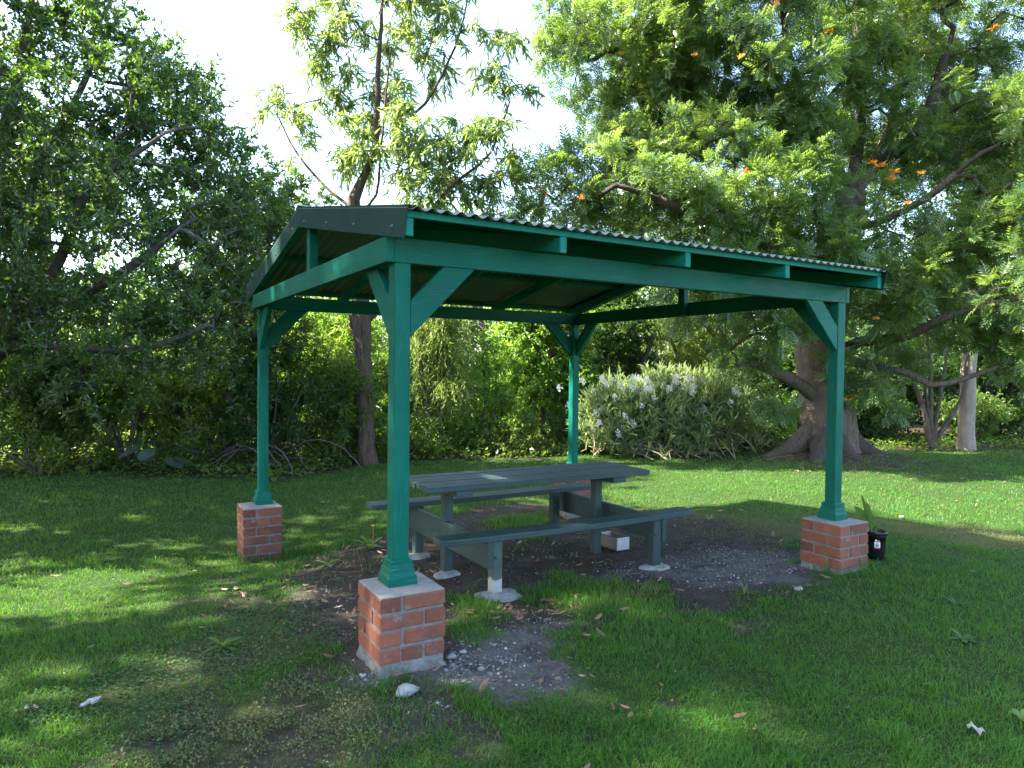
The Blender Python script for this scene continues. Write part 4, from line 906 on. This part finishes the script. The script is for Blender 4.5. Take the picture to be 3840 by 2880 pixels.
# gum behind the shelter
tree('gum_tree', 'tall gum tree with dark stringy trunk and airy drooping leaves behind the shelter', 'tree', [GUM_TRUNK[:7] + thin(GUM_TRUNK[7:], .7)] + [thin(q_, .7) for q_ in (GUM_L1, GUM_L2, GUM_L3, GUM_L4)] + [ [(2.69,8.55,1.1,.09),(2.55,8.55,1.35,.075),(2.50,8.52,1.62,.06)]],
     GUM_B, B_GUM, L_GUM, 30, 8, .34, 10, LANCE, .17, .19, grav=.75, upn=.1, td=.45, spread=.8, twig=B_TWIG, c=.0038, rough=.2)
# large oak-like tree with fern leaves, right
ROOTS = []
for a, l in ((3.5, 1.6), (2.7, 1.5), (4.1, 1.1), (5.2, 1.1), (.3, 1.3), (1.2, 1.2), (6.0, 1.2)):
    cx_, cy_ = 10.62, 5.02; pts = []
    for u, h, r_ in ((.22, .40, .20), (.5, .10, .19), (.8, -.03, .14), (1.2, -.12, .08)):
        x_, y_ = cx_ + math.cos(a + .12 * u) * l * u * .85, cy_ + math.sin(a + .12 * u) * l * u * .85; pts.append((x_, y_, gz1(x_, y_) + h, r_))
    ROOTS.append(pts)
OAK_S1, OAK_S2, OAK_S3, OAK_S4, OAK_S6, OAK_S10 = [thin(q, .68) for q in (OAK_S1, OAK_S2, OAK_S3, OAK_S4, OAK_S6, OAK_S10)]
for a_, b_, r_, F_ in ((1750,300,60,12.3),(1850,200,70,12.9),(1800,420,60,12),(1900,420,60,12.4),(1940,200,80,12.8),(1700,250,80,12.3),(1830,100,80,13),(1990,270,70,12.6),(1860,320,55,13.6),(1780,170,60,13.2),(1890,130,70,13.4),(1700,300,70,12.4),(1760,560,60,12.2),(1960,120,80,13.4)):
    k_ = F_ / 1518.3; OAK_B.append((*cw((a_ - 1106) * k_, F_, .72 + (795 - b_ - (a_ - 1106) * .0108) * k_), r_ * k_))
OAK_S10 = thin(OAK_S10, .65); OAK_S5, OAK_S8, OAK_S9 = [thin(q, .75) for q in (OAK_S5, OAK_S8, OAK_S9)]
for q_ in (OAK_S10, OAK_S5):
    for e_ in q_[2:]: OAK_B.append((e_[0] + .1, e_[1] - .35, e_[2] + .25, .45))
OAK_T2 = [(10.68,5.0,-1.0,.62),(10.65,5.01,-.70,.55),(10.60,5.04,-.35,.50)] + OAK_TRUNK[2:]
_t, _s = tree('fern_leaved_tree', 'huge spreading tree with ferny leaves, orange blossoms and furrowed flaring trunk', 'tree', [OAK_T2, OAK_S1, OAK_S2, OAK_S3, OAK_S4, OAK_S5, OAK_S6, OAK_S7, OAK_S8, OAK_S9, OAK_S10] + ROOTS,
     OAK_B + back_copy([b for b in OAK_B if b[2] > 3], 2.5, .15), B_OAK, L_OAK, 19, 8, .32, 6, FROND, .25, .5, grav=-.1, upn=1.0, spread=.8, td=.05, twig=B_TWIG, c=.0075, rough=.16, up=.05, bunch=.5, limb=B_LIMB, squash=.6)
fl = np.array(OAK_FLOW); V = []; F = []
for x_, y_, z_, r_ in fl:
    n = 26; v = unit(rng.normal(0, 1, (n, 3)) * np.array([1.5, 1.5, .45])); p = np.array([x_, y_, z_]); w = unit(np.cross(v, rng.normal(0, 1, (n, 3))))
    for i in range(n):
        b = len(V); L_ = r_ * (1.2 + .8 * rng.random()); V += [p, p + v[i] * L_ * .6 + w[i] * .010 + (0, 0, .02), p + v[i] * L_ + (0, 0, .03), p + v[i] * L_ * .6 - w[i] * .010 + (0, 0, .02)]; F.append((b, b+1, b+2, b+3))
mk('blossoms', np.array(V), [F], FLOWO, _t, {'tint': rng.random(len(V))})

def shrub(name, label, r, f, rx, rf, h, mat, tmpl, L, Wr, dens=40, K=6, tl=.28, m=9, stems=7, cat='shrub', group=None, bk=None, z0=.25, nb=None, seedn=0., **kw):
    reseed(label); g = grd(r, f); polys = []; B = []
    nb = nb or int(8 + 9 * rx * h)
    for i in range(nb):
        a = rng.random() * 6.283; q = rng.random() ** .5 * .78; zz = z0 + (h - z0) * rng.random() ** .8; sh = math.sqrt(max(.12, 1 - ((zz - .45 * h) / (.62 * h)) ** 2))
        B.append((*cw(r + rx * q * math.cos(a) * sh, f + rf * q * math.sin(a) * sh, g + zz), min(.5, .34 * min(rx, h) + .1)))
    for i in range(stems):
        a = rng.random() * 6.283; e = (.25 + .4 * rng.random()); p = []
        for u in (0, .3, .65, 1.0): p.append((*cw(r + rx * e * math.cos(a) * u ** 1.3 + .05 * math.cos(a), f + rf * e * math.sin(a) * u ** 1.3 + .05 * math.sin(a), g - .05 + h * .72 * u), (.028 - .020 * u) * (1 + .25 * h)))
        polys.append(p)
    return tree(name, label, cat, polys, B, bk or B_TWIG, mat, dens, K, tl, m, tmpl, L, Wr, group, trunkname='stems', leafname='foliage', floor=.05, seedn=seedn, **kw)
# undergrowth along the left
G = 'undergrowth along the left edge of the lawn'
shrub('undergrowth_shrub', 'dark tangled shrub at the far left under the fig limbs', -7.6, 11.2, 1.1, .8, 1.7, L_DARK, OVAL, .085, .45, group=G, z0=.1)
shrub('undergrowth_shrub', 'dark leafy shrub under the fig left of the blue grey big leaves', -6.2, 11.3, .95, .7, 1.5, L_FIG2, OVAL, .08, .45, group=G, z0=.1)
shrub('undergrowth_shrub', 'low shrub behind the blue grey big leaved plant', -5.0, 11.4, .95, .7, 1.5, L_FIG2, OVAL, .075, .42, group=G, z0=.1)
shrub('undergrowth_shrub', 'dark narrow leaved bush behind the brushwood heap', -4.1, 11.9, 1.0, .8, 2.1, L_DARK, LANCE, .13, .15, group=G, z0=.1, m=11)
shrub('undergrowth_shrub', 'narrow leaved green bush between the left rear post and the gum trunk', -3.0, 12.6, .95, .8, 2.1, L_FIG2, LANCE, .12, .16, group=G, z0=.1, m=11)
shrub('undergrowth_shrub', 'sunlit bright green bush just left of the gum trunk', -3.5, 14.2, 1.2, .8, 2.7, L_LIME, LANCE, .12, .2, group=G, z0=.1)
shrub('undergrowth_shrub', 'tall dark bush standing behind the fig tree', -6.3, 13.4, 1.6, .9, 2.3, L_DARK, OVAL, .10, .45, group=G, z0=.1)
shrub('undergrowth_shrub', 'tall dark bush at the far left behind the fig trunk', -9.3, 13.6, 1.7, 1.0, 2.6, L_DARK, OVAL, .10, .45, group=G, z0=.1)
shrub('undergrowth_shrub', 'low sprawling leafy shrub at the lawn edge on the far left', -6.9, 10.3, .8, .4, .55, L_FIG2, OVAL, .07, .45, group=G, z0=.05, nb=10)
# brushwood heap
def brush(r, f, rx, h, n, name, label):
    reseed(label); t = thing(name, cw(r, f, grd(r, f)), label, 'brushwood'); s = Skel()
    for i in range(n):
        a0 = rng.random() * 6.28; L_ = .5 + .9 * rng.random(); c = cw(r + rng.normal(0, rx * .45), f + rng.normal(0, .25), 0); g = grd(r, f); d = np.array([math.cos(a0), math.sin(a0), 0]); b = rng.random() * h
        s.poly([(*(c - d * L_ * .5 + (0, 0, g + .02)), .012), (*(c - d * L_ * .2 + (0, 0, g + b * .8)), .011), (*(c + d * L_ * .2 + (0, 0, g + b) + rng.normal(0, .05, 3)), .008), (*(c + d * L_ * .55 + (0, 0, g + b * .5)), .004)], .12, .012, True)
    s.r = np.array(s.rad); s.cnt = np.ones(len(s.r)); V, Q = tubes(s); mk('branches', V, [Q], B_TWIG if 'grey' in label else B_PALE, t, None, True)
brush(-4.0, 11.3, .8, .5, 20, 'brushwood_heap', 'heap of dead grey branches at the foot of the left bushes')
# big blue grey leaves
def bigleaf(r, f):
    g = grd(r, f); t = thing('broad_leaved_plant', cw(r, f, g), 'low plant with large blue grey leaves under the fig tree', 'plant'); V = []; F = []
    for i in range(9):
        a = i * 2.4; L_ = .26 + .12 * random.random(); hh = .18 + .32 * random.random(); c0 = cw(r + .35 * math.cos(a), f + .2 * math.sin(a), g + hh); az = a - YAW; d = Vector((math.cos(az), math.sin(az), -.45)).normalized(); s_ = d.cross(Vector((0, 0, 1))).normalized(); b = len(V); c = Vector(c0)
        for u, w in ((-.15, .1), (0, .62), (.35, .8), (.7, .5), (1, .02)):
            for k in (1, 0, -1): V.append(c + d * L_ * u + s_ * L_ * w * .5 * k + Vector((0, 0, .035 * abs(k))))
        for q in range(4):
            for k in range(2): F.append((b + 3*q + k, b + 3*q + k + 1, b + 3*q + k + 4, b + 3*q + k + 3))
        st = Vector(cw(r, f, g)); sd = Vector((.006, 0, 0)); b = len(V); V += [st - sd, st + sd, c + sd, c - sd]; F.append((b, b+1, b+2, b+3))
    mk('leaves', np.array([v[:] for v in V]), [F], L_BLUE, t, {'tint': np.full(len(V), .5)}, True)
bigleaf(-5.35, 10.5)
# middle of the picture, beyond the lawn
shrub('weeping_shrub', 'tall pale green feathery weeping shrub right of the nearest post', -1.55, 14.0, .82, .6, 3.0, L_WILL, LANCE, .10, .11, dens=62, K=8, m=12, tl=.42, stems=4, grav=1.1, td=.9, upn=.1, z0=.5)
shrub('weeping_shrub', 'small pale weeping bush in the gap beside the gum trunk', -2.45, 14.3, .55, .6, 2.2, L_WILL, LANCE, .10, .11, dens=60, K=8, m=12, tl=.4, stems=4, grav=1.1, td=.9, upn=.1, z0=.3)
shrub('rounded_tree', 'rounded bright green leafy tree in the sunlit centre behind the table', .58, 15.2, 1.2, .8, 3.35, L_LIME, OVAL, .085, .45, dens=60, K=7, m=11, stems=5, cat='tree', z0=.15, grav=.35)
shrub('sapling', 'slender sapling with pale flat topped leaves between weeping shrub and rounded tree', -.45, 14.0, .38, .35, 2.35, L_LIME, OVAL, .08, .4, dens=70, stems=2, cat='tree', z0=.9, grav=.2)
shrub('low_bush', 'low leafy bush at the foot of the rounded tree', .0, 13.7, .75, .4, .6, L_FIG2, OVAL, .06, .5, dens=60, stems=6, z0=.05, nb=12)
shrub('dark_tree', 'dense dark green tree behind the flowering shrub', 2.4, 16.6, 1.7, 1.2, 3.5, L_DARK, OVAL, .09, .45, dens=42, stems=5, cat='tree', z0=.1, grav=.3)
shrub('feathery_tree', 'yellow green feathery tree under the big tree canopy', 4.7, 17.2, 1.7, 1.2, 3.4, L_WILL, LANCE, .12, .15, dens=42, stems=5, cat='tree', z0=.1, grav=.5)
_t, _s = shrub('flowering_shrub', 'wide pale leaved shrub with white flowers at the far lawn edge', 3.05, 13.7, 2.1, .6, 1.05, L_OLEA, LANCE, .19, .15, dens=30, K=6, m=10, tl=.42, stems=22, grav=-1.0, upn=.3, z0=.15, bk=B_PALE, nb=60, bunch=.3)
V = []; F = []
for i in range(140):
    q = cw(3.05 + rng.normal(-.35, .72), 13.75 - .45 + rng.normal(0, .2), grd(3.05, 13.75) + .45 + 1.05 * rng.random())
    for j in range(5):
        for k in range(5):
            a = k * 1.2566 + j; c = q + rng.normal(0, .012, 3) + np.array([math.cos(j * 1.3), math.sin(j * 2.1), math.sin(j)]) * .045; d = np.array([math.cos(a), math.sin(a) * .5 - .2, math.sin(a)]); w = np.array([-math.sin(a), .1, math.cos(a)]); b = len(V)
            V += [c, c + d * .020 + w * .015, c + d * .040, c + d * .020 - w * .015]; F.append((b, b+1, b+2, b+3))
mk('flowers', np.array(V), [F], FLOWW, _t, {'tint': rng.random(len(V))})
brush(3.0, 13.5, 1.3, .55, 60, 'brushwood_heap', 'pale dry branches lying under the flowering shrub')
shrub('dark_shrub', 'dark shrub between the flowering shrub and the big trunk', 4.75, 14.7, .75, .6, 1.9, L_DARK, OVAL, .08, .45, dens=46, z0=.1)
shrub('dark_shrub', 'shadowy shrub right behind the flaring trunk', 7.1, 16.6, 1.3, .8, 2.2, L_DARK, OVAL, .09, .45, dens=40, z0=.1)
shrub('dark_shrub', 'shadowy shrub behind the many stemmed tree', 9.6, 18.0, 1.7, .9, 2.6, L_DARK, OVAL, .09, .45, dens=36, z0=.1)
shrub('dark_shrub', 'shadowy shrub behind the smooth pale trunk at the right', 12.4, 18.0, 1.9, .9, 3.0, L_DARK, OVAL, .09, .45, dens=36, z0=.1)
for a in (('shadowy bush far behind the gum trunk', -4.6, 17.2), ('shadowy bush far behind the weeping shrub', -2.2, 17.4), ('shadowy bush far behind the sapling', -.2, 17.6), ('shadowy bush far behind the small fig', -7.2, 17.0)):
    shrub('dark_shrub', a[0], a[1], a[2], 1.5, .8, 2.3, L_DARK, OVAL, .10, .45, dens=30, z0=.1)
for i, a in enumerate((('low leafy bush between the gum trunk and the weeping shrub', -2.0, 13.2, .5), ('low leafy bush right of the weeping shrub', -.75, 14.3, .9), ('low bush behind the right part of the table', 1.4, 14.2, .6), ('low bush left of the gum trunk', -3.3, 12.7, .6), ('low bush beside the flaring roots', 5.6, 15.0, .8), ('low bush beyond the many stemmed tree', 8.4, 16.6, 1.0), ('low bush between the pale trunk and the right edge', 11.0, 16.8, .9))):
    shrub('low_bush', a[0], a[1], a[2], .8, .4, a[3], (L_FIG2, L_LIME, L_DARK)[i % 3], OVAL, .075, .45, dens=60, stems=6, z0=.05, nb=14)
# far right trees
def px(pxx, pyy, f): k = f / 1518.3; return ((pxx - 1106) * k, .7159 + (795 - pyy) * k - .06 * k * 0)
def pp(pxx, pyy, f, r_):
    a, z = px(pxx, pyy + (pxx - 1106) * -.0108 + 0, f); return (*cw(a, f, z), r_)
MS = []
for e in ([(2012,965,.07),(2000,900,.06),(1985,850,.05),(1960,800,.035),(1945,740,.02)], [(2014,965,.06),(2012,900,.055),(2010,840,.045),(2005,760,.03),(2000,690,.02)], [(2020,965,.06),(2024,900,.05),(2032,850,.04),(2040,790,.03),(2050,720,.02)],
          [(2020,962,.06),(2045,915,.055),(2070,880,.045),(2085,830,.035),(2090,760,.02)], [(2014,940,.05),(2003,870,.04),(1995,800,.03),(1980,720,.02)]):
    MS.append([pp(a, b, 15.2, r_) for a, b, r_ in e])
MSB = [(*pp(a, b, f, 0)[:3], r_) for a, b, f, r_ in ((1960,730,15.4,.55),(2020,690,15.2,.6),(2090,720,15.3,.55),(1930,800,15.0,.4),(2000,760,15.6,.5),(2060,790,15.5,.35),(1915,850,15.2,.3),(1890,840,15.0,.35))]
tree('many_stemmed_tree', 'small tree with many slim bare brown stems at the right', 'tree', MS, MSB, B_TWIG, L_LIME, 30, 6, .3, 9, OVAL, .09, .4, grav=.5, trunkname='stems')
GT = [pp(a, b, 15.3, r_) for a, b, r_ in ((2090,975,.20),(2090,940,.165),(2090,860,.155),(2092,780,.145),(2096,690,.13),(2105,560,.11),(2115,430,.09))]
tree('pale_trunk_tree', 'tree with one straight smooth pale trunk near the right edge', 'tree', [GT], [(*pp(a, b, f, 0)[:3], r_) for a, b, f, r_ in ((2100,480,15.8,1.2),(2200,540,15.5,1.1),(2260,420,15.8,1.2),(2050,560,16.2,1.0),(2160,650,15.9,.9),(2120,320,15.8,1.2))], B_GREY, L_FIG2, 20, 6, .35, 9, OVAL, .11, .4, rough=.05)

# woodland beyond
def bgtree(name, label, r, f, top, rad, mat, tmpl=OVAL, L=.16, Wr=.42, low=.35, dens=13, K=6, m=8, grav=.3, group=None, tw=None):
    reseed(label); g = grd(r, f); H = top - g; B = []
    for i in range(int(16 + 5 * rad)):
        u = rng.random(); zz = g + H * (low + (1 - low) * u); sh = math.sin(min(1, .18 + u * .9) * 3.0) ** .6 if u < .95 else .4
        a = rng.random() * 6.283; q = rad * sh * (.25 + .75 * rng.random() ** .6); B.append((*cw(r + q * math.cos(a), f + q * math.sin(a), zz - .2), rad * .33))
    tr_ = [(*cw(r, f, g - .1), .10 + .02 * H), (*cw(r + .1, f, g + H * .3), .08 + .015 * H), (*cw(r - .1, f, g + H * .6), .07 + .006 * H), (*cw(r, f, top - .5), .04)]
    tree(name, label, 'tree', [tr_], B, B_TWIG, mat, dens, K, .6, m, tmpl, L, Wr, group, grav=grav, c=.008, step=.5)
GB = 'trees of the woodland beyond the lawn'
for a in (('olive crowned tree seen over the left slope of the roof', -6.3, 23, 6.3, 2.1, L_BACK, LANCE, .20, .2), ('loose yellowish tree rising behind the gum limbs over the roof', -3.2, 25, 6.6, 2.3, L_OLEA, LANCE, .22, .2), ('tree rising behind the corrugated roof right of the gum', -.9, 22, 5.6, 2.0, L_BACK, OVAL, .16, .42),
          ('tree closing the gap between gum and fern leaved tree', 1.0, 25, 7.0, 2.4, L_BLUE, OVAL, .18, .42), ('wide tree behind the left part of the fern leaved canopy', 4.0, 23, 6.0, 2.5, L_BACK, LANCE, .2, .2), ('dense tree hidden behind the dark green tree', 7.4, 23, 6.5, 2.5, L_DARK, OVAL, .16, .42),
          ('tree far behind the flaring trunk', 11.2, 23.5, 7, 2.7, L_BACK, OVAL, .17, .42), ('tree behind the smooth pale trunk', 15.2, 23, 8.0, 3.0, L_DARK, OVAL, .17, .42), ('tree at the far right beyond the lawn', 19.5, 22, 9.0, 3.2, L_BACK, OVAL, .18, .42),
          ('dark tree behind the small fig', -8.3, 19, 5.2, 2.2, L_DARK, OVAL, .15, .42), ('tall dark tree behind the crown of the fig', -12.5, 19, 8.0, 2.8, L_DARK, OVAL, .15, .42), ('dark tree left of the fig', -17.0, 18, 8.0, 3.0, L_DARK, OVAL, .15, .42)):
    bgtree('woodland_tree', a[0] , *a[1:5], a[5], a[6], a[7], a[8], low=.12, group=GB)
# unseen trees added on the left, crowns shaped to shade shelter and near lawn
SUN_E, SUN_A = R_(44), R_(-2)
def added_shade_tree(label, r, f, top, half, nb, low=2.4):
    reseed(label); g = grd(r, f); B = []
    while len(B) < nb:
        z = low + (top - low) * rng.random() + g; u = (z - g - low) / (top - low); w = half * (1 - abs(u - .45) ** 2.2 * 1.5) 
        ff = f + w * (2 * rng.random() - 1); rr = r + rng.normal(0, 1.4); b = .95 + .3 * rng.random()
        fp = ff + (rr + 10) * math.tan(SUN_A); zp = z + (rr + 10) * math.tan(SUN_E) / math.cos(SUN_A)
        if abs(fp - GAP[0]) < GAP[2] + b * .75 and abs(zp - GAP[1]) < GAP[3] + b * .75: continue
        B.append((*cw(rr, ff, z), b))
    tr_ = [(*cw(r, f, g - .1), .34), (*cw(r + .2, f, g + top * .25), .27), (*cw(r - .2, f + .2, g + top * .55), .18), (*cw(r, f, g + top - 1), .06)]
    tree('added_shade_tree', label, 'tree', [tr_], B, B_FIG, L_FIG, 10, 7, .6, 9, OVAL, .17, .45, 'unseen shade trees added left of the lawn', c=.008, step=.5)
GAP = (4.45, 5.9, .3, .5)  # hole left in the added crowns along the sun's path for one sun patch
added_shade_tree('tall broad fig tree standing on the lawn left of the view', -10.2, 3.4, 15.5, 4.4, 110)
added_shade_tree('tall fig tree beyond the others left of the view', -11.2, 8.8, 9.0, 2.2, 26)
added_shade_tree('tall fig tree beside the viewpoint on the left', -10.5, -3.6, 14.5, 4.6, 95)
# the far wood closing the view
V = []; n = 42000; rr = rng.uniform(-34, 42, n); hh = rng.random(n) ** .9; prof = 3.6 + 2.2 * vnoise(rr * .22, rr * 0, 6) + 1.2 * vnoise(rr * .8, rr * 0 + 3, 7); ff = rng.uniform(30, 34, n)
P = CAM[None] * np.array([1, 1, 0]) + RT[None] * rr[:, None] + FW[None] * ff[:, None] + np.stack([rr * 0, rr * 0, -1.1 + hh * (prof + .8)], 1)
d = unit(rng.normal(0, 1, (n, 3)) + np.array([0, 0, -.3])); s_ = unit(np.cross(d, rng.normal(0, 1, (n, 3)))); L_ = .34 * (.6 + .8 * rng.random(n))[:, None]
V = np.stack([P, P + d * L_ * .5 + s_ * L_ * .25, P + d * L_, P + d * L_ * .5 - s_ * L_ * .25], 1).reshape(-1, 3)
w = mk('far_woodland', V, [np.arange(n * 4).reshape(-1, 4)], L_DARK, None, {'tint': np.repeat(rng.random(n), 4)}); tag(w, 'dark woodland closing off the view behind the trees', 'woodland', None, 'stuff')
# ------------------------------------------------------------------ camera, light, render settings
cam = bpy.data.cameras.new('Camera'); co = bpy.data.objects.new('Camera', cam); COL.objects.link(co); S.camera = co
cp, sp = math.cos(PITCH), math.sin(PITCH)
f = Vector((math.sin(YAW) * cp, math.cos(YAW) * cp, sp)); r = Vector((math.cos(YAW), -math.sin(YAW), 0)); u = r.cross(f)
r2 = r * math.cos(ROLL) + u * math.sin(ROLL); u2 = u * math.cos(ROLL) - r * math.sin(ROLL)
m = Matrix((r2, u2, -f)).transposed().to_4x4(); m.translation = Vector(CAM); co.matrix_world = m
cam.sensor_fit = 'HORIZONTAL'; cam.sensor_width = 36; cam.lens = 2635.77 / 3840 * 36; cam.clip_start = .05; cam.clip_end = 600
ELEV, AZO = R_(44), R_(-2)
h = -RT * math.cos(AZO) + FW * math.sin(AZO)
sd = Vector((h[0] * math.cos(ELEV), h[1] * math.cos(ELEV), math.sin(ELEV)))
sun = bpy.data.lights.new('sun', 'SUN'); sun.energy = 5.0; sun.angle = R_(.55); sun.color = (1, .93, .80)
so = bpy.data.objects.new('sun', sun); COL.objects.link(so); so.rotation_euler = sd.to_track_quat('Z', 'Y').to_euler()
W = bpy.data.worlds.new('World'); S.world = W; W.use_nodes = True; nt = W.node_tree
sk = nt.nodes.new('ShaderNodeTexSky'); sk.sky_type = 'NISHITA'; sk.sun_disc = False; sk.sun_elevation = ELEV; sk.sun_rotation = math.atan2(h[0], h[1])
sk.air_density = 1.0; sk.dust_density = 1.8; sk.ozone_density = 1.0; sk.altitude = 20
bg = nt.nodes['Background']; nt.links.new(sk.outputs[0], bg.inputs[0]); bg.inputs[1].default_value = .135
v = S.view_settings; v.view_transform = 'Standard'; v.look = 'None'; v.gamma = 1; v.use_curve_mapping = False; v.exposure = 2.75
S.render.engine = 'CYCLES'; c = S.cycles; c.max_bounces = 7; c.diffuse_bounces = 4; c.glossy_bounces = 2; c.transmission_bounces = 4; c.transparent_max_bounces = 4
c.use_denoising = True; c.denoising_prefilter = 'ACCURATE'; c.use_adaptive_sampling = True; c.adaptive_threshold = .008; c.caustics_reflective = False; c.caustics_refractive = False
